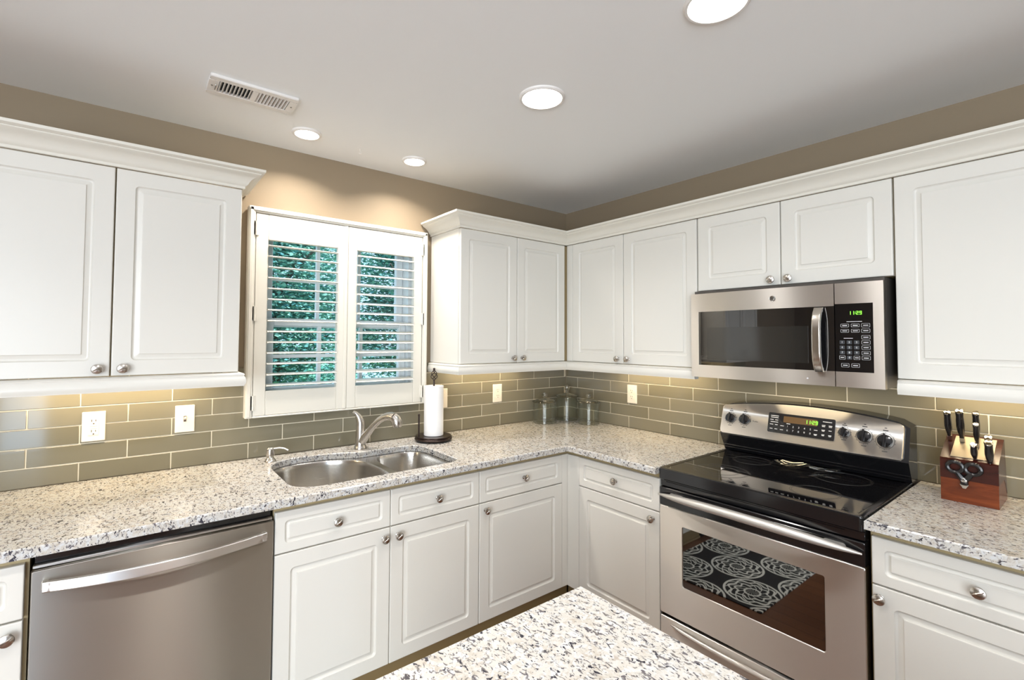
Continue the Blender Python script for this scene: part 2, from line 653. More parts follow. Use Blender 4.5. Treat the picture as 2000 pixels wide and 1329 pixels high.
# ------------------------------------------------------------------ setting
XL, YF = -5.5, -5.5
m = M()
m.box(XL, 0.006, YF, 0.006, -0.06, 0)
struct('floor', m, FLOOR)
m = M()
m.box(XL - .1, 0.1, YF - .1, 0.15, H, H + 0.08)
struct('ceiling', m, CEIL)
WX0, WX1, WZ0, WZ1 = -2.13, -1.29, 1.17, 2.09
m = M()
W0 = 0.006
m.box(XL, WX0, W0, 0.15, -0.06, H)
m.box(WX1, 0.12, W0, 0.15, -0.06, H)
m.box(WX0, WX1, W0, 0.15, -0.06, WZ0)
m.box(WX0, WX1, W0, 0.15, WZ1, H)
wall_back = struct('wall_back', m, WALL)
m = M()
m.box(W0, 0.12, YF, W0, -0.06, H)
wall_right = struct('wall_right', m, WALL)
m = M()
m.box(XL - .1, XL, YF, 0.15, -0.06, H)
struct('wall_left', m, WALL)
m = M()
m.box(XL - .1, -3.890, YF - .1, YF, -0.06, H)
m.box(-3.390, 0.12, YF - .1, YF, -0.06, H)
m.box(-3.890, -3.390, YF - .1, YF, 2.1, H)
m.box(-3.890, -3.390, YF - .1, YF, -0.06, 0.05)
struct('wall_front', m, WALL)
w2 = M()
for (a, b, c, d) in ((-3.889, -3.840, .051, 2.099), (-3.440, -3.391, .051, 2.099), (-3.840, -3.440, .051, .11), (-3.840, -3.440, 2.04, 2.099), (-3.840, -3.440, .70, .72), (-3.840, -3.440, 1.38, 1.40)):
    w2.box(a, b, YF - .07, YF - .02, c, d)

w2o = struct('added_window', w2, VINYL)  # unseen window, added for its blue reflection in dishwasher and tile
p = M()
p.box(-3.840, -3.440, YF - .047, YF - .043, .11, 2.04)
obj('pane', p, PANE, w2o)

# brown door and white casing, unseen, added to put streaks in the dishwasher
d1 = M()
d1.box(-2.80, -2.22, YF + .001, YF + .03, .005, 2.03, .002)
for (c, d) in ((.25, .95), (1.05, 1.90)):
    for (a, b) in ((-2.72, -2.54), (-2.48, -2.30)):
        d1.box(a, b, YF + .028, YF + .036, c, d, .006)
d1 = struct('added_door', d1, mk_wood('stained_door', (0.10, 0.040, 0.016), (0.17, 0.075, 0.032), (6, 6, 1.2), 0.35))
m = M()
for (a, b, c, d) in ((-2.90, -2.80, .001, 2.13), (-2.22, -2.08, .001, 2.13), (-2.80, -2.22, 2.03, 2.13)):
    m.box(a, b, YF + .001, YF + .045, c, d, .006)
struct('added_door_trim', m, PAINT)

# tiled backsplash, one mesh of bevelled glass tiles per wall with its grout bed
ROW, PIT, GAP = 0.07514, 0.3075, 0.0042


def tiles(joint1, length, cuts, top=1.352):
    """tiles in local (u along the wall from the corner, z); cuts: list of (u0,u1,zmin) to leave free"""
    out = []
    for r in range(6):
        z0, z1 = CT + r * ROW + GAP / 2, CT + (r + 1) * ROW - GAP / 2
        if r == 0:
            z0 = CT + 0.001
        z1 = min(z1, top)
        if z1 - z0 < .01:
            continue
        off = joint1 if r % 2 == 0 else joint1 - PIT / 2
        u = off - PIT
        while u < length:
            a, b = max(u + GAP / 2, 0.004), min(u + PIT - GAP / 2, length)
            segs = [(a, b)] if b - a > 0.004 else []
            for c0, c1, zm in cuts:
                if z0 + .02 > zm:
                    ns = []
                    for a, b in segs:
                        if b <= c0 or a >= c1:
                            ns.append((a, b))
                        else:
                            if a < c0 - .004:
                                ns.append((a, c0))
                            if b > c1 + .004:
                                ns.append((c1, b))
                    segs = ns
            out += [(a, b, z0, z1) for a, b in segs]
            u += PIT
    return out


m = M()
g = M()
for a, b, z0, z1 in tiles(0.3263, 3.4, [(1.229, 2.196, 1.112)]):
    m.box(-b, -a, -0.001, 0.005, z0, z1, 0.0012)
g.box(-3.4, -0.002, 0.0015, 0.0055, CT + .001, 1.112)
g.box(-1.229, -0.002, 0.0015, 0.0055, 1.112, 1.352)
g.box(-3.4, -2.196, 0.0015, 0.0055, 1.112, 1.352)
obj('tile_backsplash', m, TILE, wall_back)
obj('grout', g, GROUT, wall_back)
m = M()
g = M()
for a, b, z0, z1 in tiles(0.2741, 2.68, []):
    m.box(-0.001, 0.005, -b, -a, z0, z1, 0.0012)
g.box(0.0015, 0.0055, -2.68, -0.002, CT + .001, 1.352)
obj('tile_backsplash', m, TILE, wall_right)
obj('grout', g, GROUT, wall_right)

# ------------------------------------------------------------------ window: double-hung sashes
win = thing('window_1', '', '')
del win['label'], win['category']
win['kind'] = 'structure'
m = M()                                   # jamb liner
m.box(WX0 + .001, WX0 + .03, .02, .149, WZ0 + .001, WZ1 - .001)
m.box(WX1 - .03, WX1 - .001, .02, .149, WZ0 + .001, WZ1 - .001)
m.box(WX0 + .03, WX1 - .03, .02, .149, WZ1 - .035, WZ1 - .001)
m.box(WX0 + .03, WX1 - .03, .02, .149, WZ0 + .001, WZ0 + .03)
obj('window_frame', m, VINYL, win)


def sash(z0, z1, y0, y1):
    m = M()
    xa, xb = WX0 + .031, WX1 - .031
    sx, top, bot = 0.042, 0.040, 0.045
    m.box(xa, xa + sx, y0, y1, z0, z1, .004)
    m.box(xb - sx, xb, y0, y1, z0, z1, .004)
    m.box(xa + sx, xb - sx, y0, y1, z1 - top, z1, .004)
    m.box(xa + sx, xb - sx, y0, y1, z0, z0 + bot, .004)
    yc = (y0 + y1) / 2
    for k in (1, 2):
        x = xa + sx + (xb - xa - 2 * sx) * k / 3
        m.box(x - .009, x + .009, yc - .012, yc + .012, z0 + bot, z1 - top)
    zc = (z0 + bot + z1 - top) / 2
    m.box(xa + sx, xb - sx, yc - .011, yc + .011, zc - .009, zc + .009)
    s_ = obj('sash', m, VINYL, win)
    p = M()
    p.box(xa + sx, xb - sx, yc - .002, yc + .002, z0 + bot, z1 - top)
    obj('pane', p, PANE, s_)


sash(1.555, WZ1 - .037, 0.092, 0.128)
sash(WZ0 + .032, 1.600, 0.050, 0.086)

# shutter casing on the wall
m = M()
FX0, FX1, FZ0, FZ1 = -2.197, -1.228, 1.113, 2.136
fw = 0.030
for (a, b, c, d) in ((FX0, FX0 + fw, FZ0, FZ1), (FX1 - fw, FX1, FZ0, FZ1), (FX0 + fw, FX1 - fw, FZ1 - fw, FZ1), (FX0 + fw, FX1 - fw, FZ0, FZ0 + .008)):
    m.box(a, b, -0.050, -0.002, c, d, 0.002)
m.box(FX0 + .004, FX0 + fw - .008, -0.056, -0.049, FZ0 + .004, FZ1 - .004, .003)
m.box(FX1 - fw + .008, FX1 - .004, -0.056, -0.049, FZ0 + .004, FZ1 - .004, .003)
m.box(FX0 + .004, FX1 - .004, -0.056, -0.049, FZ1 - fw + .008, FZ1 - .004, .003)
# inner reveal back to the sashes
for (a, b, c, d) in ((WX0 - .012, WX0 - .001, WZ0 - .012, WZ1 + .012), (WX1 + .001, WX1 + .012, WZ0 - .012, WZ1 + .012)):
    pass
struct('trim_1', m, SHUT)


def shutter(x0, x1, label, tilt, hinge_left):
    z0, z1 = 1.1225, 2.104
    yf, yb = -0.046, -0.016
    t = thing('plantation_shutter', label, 'shutter', ((x0 + x1) / 2, -0.03, z0), 0, 'shutter panels in the window')
    ox, oy, oz = -(x0 + x1) / 2, 0.03, -z0
    T = Matrix.Translation((ox, oy, oz))
    sl, sr = (0.055, 0.052) if hinge_left else (0.050, 0.055)
    f = M()
    f.x = T
    f.box(x0, x0 + sl, yf, yb, z0, z1, .002)
    obj('stile', f, SHUT, t)
    f = M()
    f.x = T
    f.box(x1 - sr, x1, yf, yb, z0, z1, .002)
    if hinge_left:
        f.box(x1 - .016, x1 + .001, yf - .005, yf + .004, z0, z1, .003)
    obj('stile', f, SHUT, t)
    f = M()
    f.x = T
    f.box(x0 + sl + .0005, x1 - sr - .0005, yf, yb, 1.980, z1, .002)
    obj('top_rail', f, SHUT, t)
    f = M()
    f.x = T
    f.box(x0 + sl + .0005, x1 - sr - .0005, yf, yb, z0, 1.240, .002)
    obj('bottom_rail', f, SHUT, t)
    n = 14
    lm = None
    for k in range(n):
        z = 1.240 + (k + 0.5) * (1.980 - 1.240) / n
        if lm is None:
            l = M()
            prof = []
            for i in range(14):
                a = 2 * PI * i / 14
                prof.append((0.0315 * math.cos(a), 0.0048 * math.sin(a)))
            l.prism(prof, 'x', -(x1 - x0 - sl - sr) / 2 + .0015, (x1 - x0 - sl - sr) / 2 - .0015)
            lo = obj('louver', l, SHUT, t)
            lm = lo.data
        else:
            lo = obj('louver', lm, None, t)
        lo.location = (((x0 + sl) + (x1 - sr)) / 2 + ox, 0.002, z + oz)
        lo.rotation_euler = (tilt, 0, 0)
    hx = x0 if hinge_left else x1
    for zz in (1.185, 1.615, 2.03):
        h = M()
        h.x = T
        h.lathe([(.0045, -.035), (.0045, .035)], 10, Matrix.Translation((hx, yf - .006, zz)))
        h.box(hx - .012, hx + .012, yf - .004, yf + .0, zz - .035, zz + .035, .001)
        obj('hinge', h, SHUT, t)
    return t


shutter(-2.164, -1.7145, 'left hinged cream shutter panel with open louvers above the sink', R(5), True)
shutter(-1.7115, -1.262, 'right hinged cream shutter panel, nearer the paper towels', R(13), False)

# ------------------------------------------------------------------ ceiling: cans, vent, hook


def downlight(loc, r, rl, lens, label):
    t = thing('recessed_light', label, 'ceiling light', (loc[0], loc[1], H), 0, 'recessed lights in the ceiling')
    m = M()
    m.lathe([(rl, -.001), (rl + .002, -.010), (r - .006, -.010), (r - .001, -.006), (r, 0.0), (rl, 0)], 40, None, False, False)
    obj('trim_ring', m, TRIMW, t)
    m = M()
    m.lathe([(rl, -.002), (rl * .96, -.0065), (rl * .6, -.008), (0, -.0085)], 40, None, True, False)
    obj('lens', m, lens, t)
    return t


downlight((-1.996, -0.261), 0.067, 0.052, LENS_S, 'small round ceiling light above the window, nearer the ceiling vent')
downlight((-1.434, -0.263), 0.067, 0.052, LENS_S, 'small round ceiling light above the window, nearer the corner cabinets')
downlight((-1.352, -1.197), 0.092, 0.078, LENS, 'large round ceiling light glowing in mid ceiling')
downlight((-1.325, -1.905), 0.092, 0.078, LENS, 'large round ceiling light cut by the top edge of the photo')

t = thing('ceiling_vent', 'white louvered air register on the ceiling near left wall cabinets', 'vent', (-2.269, -0.5065, H))
m = M()
hw, hd = 0.154, 0.0775
sl0 = [(-.121, -.007), (.012, .126)]
z0, z1 = -.012, 0.0
m.box(-hw, hw, -hd, -.045, z0, z1, .003)
m.box(-hw, hw, .045, hd, z0, z1, .003)
m.box(-hw, -.121, -.045, .045, z0, z1)
m.box(-.007, .012, -.045, .045, z0, z1)
m.box(.126, hw, -.045, .045, z0, z1)
obj('frame', m, TRIMW, t)
m = M()
m.box(-.121, .126, -.045, .045, -.0015, -.0003)
obj('duct_shade', m, DARK, t)  # black sheet standing in for the shade inside the duct
for a, b, sg in ((-.121, -.007, 1), (.012, .126, -1)):
    for k in range(9):
        x = a + (k + .5) * (b - a) / 9
        m = M()
        m.x = Matrix.Translation((x, 0, -.0075)) @ Matrix.Rotation(R(40) * sg, 4, 'Y')
        m.box(-.0008, .0008, -.045, .045, -.0055, .0055)
        obj('slat', m, TRIMW, t)
SCREW = mat('screw_grey', (.3, .28, .25), .4, .8)
for x in (-.141, .141):
    m = M()
    m.lathe([(.004, -.0125), (.0025, -.014), (0, -.0142)], 10, Matrix.Translation((x, 0.0, 0)))
    obj('screw', m, SCREW, t)
m = M()
m.tube([(-.129, .03, -.013), (-.129, -.01, -.013), (-.131, -.018, -.016)], .0018, 6)
obj('damper_lever', m, mat('lever_grey', (.35, .33, .30), .4, .5), t)

m = M()
pts = [(0, 0, 0), (0, 0, -.012)]
for i in range(9):
    a = R(100 - i * 32)
    pts.append((0.0055 * math.cos(a), 0, -.019 + 0.0065 * math.sin(a)))
m.tube(pts, .0013, 6)
tag(obj('ceiling_hook', m, TRIMW, None, (-1.727, -0.232, H)), 'tiny white cup hook screwed into the ceiling above the window', 'hook')

# ------------------------------------------------------------------ wall cabinets
UZ0, UZ1, UT = 1.3555, 2.1245, 2.1255
YD = -0.335                       # door faces
YC = -0.3155                      # carcass front


def upper(label, x0, x1, doors, loc, rz, z0=UZ0, extra=None, knob_z=0.028):
    """doors: list of (x0, x1, knob side -1/1/0) in local x"""
    t = thing('upper_cabinet', label, 'cabinet', (loc[0], loc[1], z0), rz)
    T = Matrix.Translation((0, 0, -z0))
    m = M()
    m.x = T
    m.box(x0, x1, YC, -0.004, z0, UT)
    obj('carcass', m, BOXWOOD, t)
    for a, b, ks in doors:
        kn = None
        if ks:
            kn = ((b - .034) if ks > 0 else (a + .034), knob_z)
        panel_front('door', a, b, 0.0005, UZ1 - z0, YD, t, 0.056, kn)
    for name, bx in (extra or []):
        e = M()
        e.x = T
        e.box(*bx, 0.001)
        obj(name, e, PAINT, t)
    return t


upper('white double-door wall cabinet left of the window', -3.105, -2.272, [(-3.100, -2.6895, 1), (-2.6855, -2.2735, -1)], (0, 0), 0,
      extra=[('side_panel', (-2.2725, -2.2705, -.316, -.004, UZ0, UT))])
upper('white double-door wall cabinet right of the window, reaching into the corner', -1.176, -0.004,
      [(-1.1755, -0.7645, 1), (-0.7605, -0.352, -1)], (0, 0), 0,
      extra=[('side_panel', (-1.1785, -1.1755, -.3165, -.003, UZ0, UT))])
# right wall: local x = -Y
upper('white double-door wall cabinet between the corner and the microwave', 0.318, 1.268,
      [(0.389, 0.798, 1), (0.802, 1.2655, -1)], (0, 0), RW,
      extra=[('filler_strip', (0.337, 0.387, -.333, -.316, UZ0, UZ1)), ('side_panel', (1.2675, 1.2695, -.316, -.004, UZ0, UT))])
upper('short white two-door cabinet directly above the microwave', 1.271, 2.068,
      [(1.2725, 1.6655, 1), (1.6695, 2.0665, -1)], (0, 0), RW, z0=1.7475, knob_z=0.025)
upper('tall white single-door wall cabinet right of the microwave, cut by the photo edge', 2.0705, 2.68,
      [(2.0725, 2.66, 0)], (0, 0), RW, extra=[('side_panel', (2.069, 2.0712, -.316, -.004, UZ0, UT))])

crown = [(0, 2.126), (.008, 2.127), (.008, 2.137), (.014, 2.141), (.018, 2.146), (.021, 2.152), (.026, 2.160), (.034, 2.168), (.045, 2.175), (.055, 2.180), (.060, 2.184),
         (.060, 2.187), (.068, 2.190), (.074, 2.193), (.075, 2.203), (.0, 2.203)]
m = M()
m.sweep([(-3.105, YD), (-2.272, YD), (-2.272, -.004)], crown)
tag(obj('crown_moulding', m, CROWN), 'cream crown moulding on top of the cabinet left of the window', 'moulding')
run = [(-1.179, -.004), (-1.179, YD), (YD, YD), (YD, -2.68)]
m = M()
m.sweep(run, crown, 0, 3)
tag(obj('crown_moulding', m, CROWN), 'short cream crown moulding on the cabinet right of the window', 'moulding')
m = M()
m.sweep(run, crown, 2, 4)
tag(obj('crown_moulding', m, CROWN), 'long cream crown moulding running above the microwave', 'moulding')
rail = [(-.016, 1.3535), (.004, 1.3535), (.016, 1.3505), (.020, 1.346), (.018, 1.340), (.022, 1.334), (.025, 1.322), (.025, 1.312), (.021, 1.304), (.020, 1.298), (-.016, 1.298)]
m = M()
m.sweep([(-3.105, YD), (-2.272, YD), (-2.272, -.010)], rail)
tag(obj('light_rail', m, PAINT), 'white light rail under the cabinet left of the window', 'moulding')
run = [(-1.177, -.010), (-1.177, YD), (YD, YD), (YD, -1.262)]
m = M()
m.sweep(run, rail, 0, 3)
tag(obj('light_rail', m, PAINT), 'white light rail under the cabinet right of the window', 'moulding')
m = M()
m.sweep(run, rail, 2, 4)
tag(obj('light_rail', m, PAINT), 'white light rail between the corner and the microwave', 'moulding')
m = M()
m.sweep([(YD, -2.076), (YD, -2.68)], rail)
tag(obj('light_rail', m, PAINT), 'white light rail under the tall cabinet right of the microwave', 'moulding')

# ------------------------------------------------------------------ base cabinets
BF, BC = -0.690, -0.6705
DZ0, DZ1, RZ0, RZ1 = 0.137, 0.702, 0.7065, 0.858


def base(label, x0, x1, fronts, rz, extra=None, toe=None, hollow=False):
    t = thing('base_cabinet', label, 'cabinet', (0, 0, 0), rz)
    m = M()
    if hollow:
        m.box(x0, x1, BC, BC + .019, 0.135, 0.8835)
        m.box(x0, x0 + .018, BC + .019, -.006, 0.135, 0.8835)
        m.box(x1 - .018, x1, BC + .019, -.006, 0.135, 0.8835)
        m.box(x0 + .018, x1 - .018, BC + .019, -.006, 0.135, 0.153)
    else:
        m.box(x0, x1, BC, -0.006, 0.135, 0.8835)
    obj('carcass', m, BOXWOOD, t)
    m = M()
    a, b = toe or (x0, x1)
    m.box(a, b, -0.612, -0.58, 0.001, 0.1345)
    m.box(a, b, -0.6205, -0.6125, 0.001, 0.018, .003)
    obj('toe_kick', m, TOE, t)
    for kind, a, b, kn in fronts:
        if kind == 'door':
            panel_front('door', a, b, DZ0, DZ1, BF, t, 0.056, kn)
        else:
            panel_front('drawer', a, b, RZ0, RZ1, BF, t, 0.034, kn)
    for name, bx in (extra or []):
        e = M()
        e.box(*bx, 0.001)
        obj(name, e, PAINT, t)
    return t


base('white base cabinet left of the dishwasher', -3.40, -2.842,
     [('drawer', -3.395, -2.850, (-3.12, .782)), ('door', -3.395, -2.850, (-2.879, .668))], 0)
base('white sink base cabinet with two false drawer fronts, right of the dishwasher', -2.200, -1.288,
     [('drawer', -2.1985, -1.7475, (-1.974, .781)), ('drawer', -1.7445, -1.2895, (-1.520, .781)),
      ('door', -2.1985, -1.7475, (-1.776, .664)), ('door', -1.7445, -1.2895, (-1.714, .664))], 0, hollow=True)
base('white one-door base cabinet between the sink base and the corner', -1.287, -0.6715,
     [('drawer', -1.2860, -0.7300, (-1.008, .784)), ('door', -1.2860, -0.7300, (-1.253, .670))], 0,
     extra=[('filler_strip', (-0.728, -0.6715, -.688, -.671, .137, .858))], toe=(-1.287, -.6135))
base('white one-door base cabinet between the corner and the stove', 0.672, 1.280,
     [('drawer', 0.777, 1.2785, (1.028, .789)), ('door', 0.777, 1.2785, (1.2435, .668))], RW,
     extra=[('filler_strip', (0.6895, 0.775, -.688, -.671, .137, .858))], toe=(.6215, 1.28))
base('white base cabinet right of the stove under the knife block', 2.068, 2.68,
     [('drawer', 2.074, 2.66, (2.326, .784)), ('door', 2.074, 2.66, (2.096, .667))], RW)

# ------------------------------------------------------------------ counters


def smooth_closed(pts, it=2):
    for _ in range(it):
        out = []
        for i in range(len(pts)):
            a, b = Vector(pts[i]), Vector(pts[(i + 1) % len(pts)])
            out += [tuple(a * .75 + b * .25), tuple(a * .25 + b * .75)]
        pts = out
    return pts


def slab(outer, holes, z0, z1, bev=0.004):
    """flat slab with holes; top arris eased"""
    bm = bmesh.new()
    def ring(pts, z):
        vs = [bm.verts.new((x, y, z)) for x, y in pts]
        es = [bm.edges.new((vs[i], vs[(i + 1) % len(vs)])) for i in range(len(vs))]
        return vs, es
    def inset(pts, d, ccw=True):
        # offset towards the material
        n = len(pts)
        ar = sum(pts[i][0] * pts[(i + 1) % n][1] - pts[(i + 1) % n][0] * pts[i][1] for i in range(n))
        sgn = 1 if ar > 0 else -1
        if not ccw:
            sgn = -sgn
        out = []
        for i in range(n):
            d1 = (Vector(pts[i]) - Vector(pts[i - 1])).normalized()
            d2 = (Vector(pts[(i + 1) % n]) - Vector(pts[i])).normalized()
            n1, n2 = Vector((-d1.y, d1.x)) * sgn, Vector((-d2.y, d2.x)) * sgn
            q = (n1 + n2) / max(1 + n1.dot(n2), .3)
            out.append((pts[i][0] + q.x * d, pts[i][1] + q.y * d))
        return out
    tops, bots = [], []
    for pts, o in [(outer, True)] + [(h, False) for h in holes]:
        vt, et = ring(inset(pts, bev, o), z1)
        vm, _ = ring(pts, z1 - bev)
        vb, eb = ring(pts, z0)
        n = len(pts)
        for i in range(n):
            j = (i + 1) % n
            bm.faces.new((vt[i], vt[j], vm[j], vm[i]))
            bm.faces.new((vm[i], vm[j], vb[j], vb[i]))
        tops += et
        bots += eb
    bmesh.ops.triangle_fill(bm, use_beauty=True, use_dissolve=False, edges=tops)
    bmesh.ops.triangle_fill(bm, use_beauty=True, use_dissolve=False, edges=bots)
    bmesh.ops.recalc_face_normals(bm, faces=bm.faces)
    me = bpy.data.meshes.new('slab')
    bm.to_mesh(me)
    bm.free()
    return me


cut = smooth_closed([(-2.118, -0.640), (-2.118, -0.40), (-2.118, -0.195), (-2.045, -0.118), (-1.90, -0.113), (-1.79, -0.137), (-1.70, -0.190), (-1.58, -0.190),
                     (-1.43, -0.187), (-1.358, -0.245), (-1.358, -0.50), (-1.358, -0.640), (-1.55, -0.640), (-1.85, -0.640)], 3)
me = slab([(-3.40, -.725), (-.725, -.725), (-.725, -1.2805), (-.003, -1.2805), (-.003, -.003), (-3.40, -.003)], [cut], 0.884, CT)
me.materials.append(GRAN)
tag(obj('countertop', me, None), 'speckled cream granite countertop with the sink, running into the corner', 'countertop')
me = slab([(-.725, -2.68), (-.003, -2.68), (-.003, -2.0645), (-.725, -2.0645)], [], 0.884, CT)
me.materials.append(GRAN)
tag(obj('countertop', me, None), 'short speckled granite countertop under the knife block', 'countertop')
me = slab([(-2.33, -3.1), (-1.769, -3.1), (-1.769, -1.790), (-2.33, -1.790)], [], 0.884, CT)
me.materials.append(GRAN)
tag(obj('island_countertop', me, None), 'pale granite island top with a square corner at the bottom of the photo', 'countertop')
t = thing('island_cabinet', 'white cabinet below the granite island top', 'cabinet', (-2.05, -2.445, 0))
m = M()
m.box(-.245, .245, -.62, .62, .10, .8835, .002)
obj('carcass', m, PAINT, t)
m = M()
m.box(-.20, .20, -.57, .57, .001, .0995)
obj('plinth', m, TOE, t)

# ------------------------------------------------------------------ sink
t = thing('sink', 'undermount stainless double-bowl sink below the window', 'sink', (-1.74, -.40, .884))
T = Matrix.Translation((1.74, .40, -.884))


def bowl_outline(pts, it=3):
    return smooth_closed(pts, it)


LB = bowl_outline([(-2.105, -.632), (-2.105, -.40), (-2.105, -.205), (-2.04, -.128), (-1.91, -.124), (-1.80, -.148), (-1.705, -.235), (-1.678, -.36), (-1.678, -.50), (-1.678, -.632), (-1.80, -.632), (-1.95, -.632)])
RB = bowl_outline([(-1.645, -.632), (-1.645, -.50), (-1.645, -.33), (-1.615, -.215), (-1.53, -.203), (-1.43, -.203), (-1.370, -.255), (-1.370, -.45), (-1.370, -.632), (-1.50, -.632)])


def shrink(pts, d):
    cx_ = sum(p[0] for p in pts) / len(pts)
    cy_ = sum(p[1] for p in pts) / len(pts)
    sx = max(p[0] for p in pts) - min(p[0] for p in pts)
    sy = max(p[1] for p in pts) - min(p[1] for p in pts)
    return [(cx_ + (p[0] - cx_) * (1 - 2 * d / sx), cy_ + (p[1] - cy_) * (1 - 2 * d / sy)) for p in pts]


bm = bmesh.new()
es = []
for pts in (smooth_closed([(-2.145, -.650), (-2.145, -.085), (-1.85, -.085), (-1.330, -.085), (-1.330, -.650), (-1.7, -.650)], 0), shrink(LB, -.0), shrink(RB, -.0)):
    vs = [bm.verts.new(T @ Vector((x, y, .8825))) for x, y in pts]
    es += [bm.edges.new((vs[i], vs[(i + 1) % len(vs)])) for i in range(len(vs))]
bmesh.ops.triangle_fill(bm, use_beauty=True, use_dissolve=False, edges=es)
bmesh.ops.recalc_face_normals(bm, faces=bm.faces)
me = bpy.data.meshes.new('rim')
bm.to_mesh(me)
bm.free()
me.materials.append(SINKST)
obj('rim', me, None, t)
for nm, B, depth, dr in (('bowl', LB, .70, (-1.90, -.33)), ('bowl', RB, .735, (-1.505, -.38))):
    m = M()
    m.x = T
    loops = []
    for d, z in ((0, .8825), (.003, .877), (.006, .86), (.014, depth + .05), (.020, depth + .025), (.034, depth + .008), (.06, depth + .001)):
        loops.append([(x, y, z) for x, y in shrink(B, d)])
    m.loft(loops, False, True)
    b = obj(nm, m, SINKST, t, smooth=60)
    m = M()
    m.x = T
    m.lathe([(.044, depth + .002), (.042, depth + .005), (.030, depth + .003), (.026, depth + .001), (0, depth + .001)], 24, Matrix.Translation((dr[0], dr[1], 0)))
    obj('drain', m, CHROME, b)

# faucet
t = thing('faucet', 'brushed nickel pull-out kitchen faucet standing behind the sink', 'faucet', (-1.659, -.120, CT))
m = M()
m.lathe([(.033, .0003), (.034, .004), (.031, .012), (.027, .022), (.0255, .040), (.0245, .070), (.0245, .100), (.0240, .126)], 28)
obj('body', m, NICKEL, t)
m = M()
prof = [(.008, .040, .022), (.022, .058, .0205), (.042, .082, .0180), (.066, .110, .0160), (.092, .137, .0152), (.118, .159, .0155), (.144, .174, .0165), (.168, .181, .0182), (.188, .181, .0205), (.203, .176, .0222)]
DX, DY = .535, -.845
m.tube([(d * DX, d * DY, z) for d, z, r in prof], [r * 1.12 for d, z, r in prof], 18)
obj('spout', m, NICKEL, t)
m = M()
prof = [(.2035, .1755, .0226), (.214, .168, .0236), (.221, .156, .0238), (.2235, .143, .0225), (.2235, .132, .0205)]
m.tube([(d * DX, d * DY, z) for d, z, r in prof], [r * 1.12 for d, z, r in prof], 18)
m.lathe([(.0205, .0), (.0185, -.003), (.0165, -.0015), (0, -.0015)], 18, Matrix.Translation((.2235 * DX, .2235 * DY, .132)))
obj('spray_head', m, NICKEL, t)
m = M()
m.tube([(0, 0, .1265), (-.001, .0, .140), (-.006, .001, .158), (-.014, .002, .175), (-.026, .004, .190), (-.038, .005, .197)], [.0235, .0225, .019, .0145, .010, .0075], 16)
obj('handle', m, NICKEL, t)
# soap dispenser
t = thing('soap_dispenser', 'brushed nickel soap dispenser pump left of the faucet', 'dispenser', (-2.097, -.120, CT))
m = M()
m.lathe([(.025, .0003), (.025, .004), (.021, .010), (.0145, .018), (.013, .026)], 22)
obj('base', m, NICKEL, t)
m = M()
m.lathe([(.016, .0262), (.0185, .031), (.0185, .054), (.0175, .061), (.012, .067), (0, .068)], 22)
obj('pump_head', m, NICKEL, t)
m = M()
m.tube([(.010, -.006, .060), (.035, -.020, .0635), (.055, -.031, .060), (.070, -.040, .050)], [.006, .0052, .0046, .004], 10)
obj('spout', m, NICKEL, t)

# ------------------------------------------------------------------ paper towels
t = thing('paper_towel_holder', 'dark bronze paper towel holder with a twisted cage finial, beside the sink', 'towel holder', (-1.243, -.165, CT))
m = M()
m.lathe([(.100, .006), (.106, .010), (.108, .014), (.106, .018), (.101, .022), (.104, .026), (.101, .030), (.03, .031), (0, .031)], 40)
obj('base', m, BRONZE, t)
for a in (45, 135, 225, 315):
    m = M()
    m.lathe([(.006, .0003), (.0085, .003), (.0085, .0065)], 12, Matrix.Translation((.085 * math.cos(R(a)), .085 * math.sin(R(a)), 0)))
    obj('foot', m, BRONZE, t)
m = M()
m.lathe([(.005, .031), (.005, .340), (.0065, .345), (.004, .350)], 12)
obj('rod', m, BRONZE, t)
m = M()
for k in range(4):
    pts = []
    for i in range(13):
        s_ = i / 12
        a = R(90 * k) + s_ * R(200)
        r = .003 + .017 * math.sin(PI * s_) ** .8 * (1.15 - .5 * s_)
        pts.append((r * math.cos(a), r * math.sin(a), .345 + .058 * s_))
    m.tube(pts, .0024, 6)
m.lathe([(.003, .398), (.006, .402), (.0075, .408), (.006, .414), (0, .416)], 12)
obj('finial', m, BRONZE, t)
m = M()
m.lathe([(.0048, .030), (.0048, .145), (.0065, .148), (.0065, .153), (.004, .157), (0, .158)], 12, Matrix.Translation((-.088, .012, 0)))
obj('tension_arm', m, BRONZE, t)
m = M()
m.lathe([(.012, .0005), (.054, .0005), (.0555, .002), (.0555, .280), (.0545, .2815), (.021, .2815), (.020, .270), (.012, .262)], 40, None, False, False)
tag(obj('paper_towel_roll', m, PAPER, None, (-1.243, -.165, CT + .0312)), 'white paper towel roll standing on the bronze holder', 'paper towels')

# ------------------------------------------------------------------ glass canisters


def canister(label, x, y, r, hr, hk):
    t = thing('glass_canister', label, 'canister', (x, y, CT), 0, 'glass canisters in the corner')
    m = M()
    m.lathe([(0, .0004), (r - .004, .0004), (r, .004), (r, .010), (r - .002, .014), (r - .002, hr - .004), (r - .001, hr), (r - .004, hr), (r - .0055, hr - .006), (r - .0055, .016),
             (r - .012, .012), (0, .011)], 40, None, False, False)
    obj('jar', m, JARGLASS, t)
    m = M()
    d = hk - hr
    m.lathe([(0, hr + .0015), (r - .010, hr + .0015), (r + .002, hr + .0015), (r + .006, hr + .006), (r + .002, hr + .011), (r * .75, hr + .018), (r * .35, hr + .026), (.010, hr + .030),
             (.010, hr + d * .55), (.016, hr + d * .62), (.019, hr + d * .80), (.016, hr + d * .95), (.008, hr + d), (0, hr + d)], 40, None, False, False)
    obj('lid', m, LIDGLASS, t)


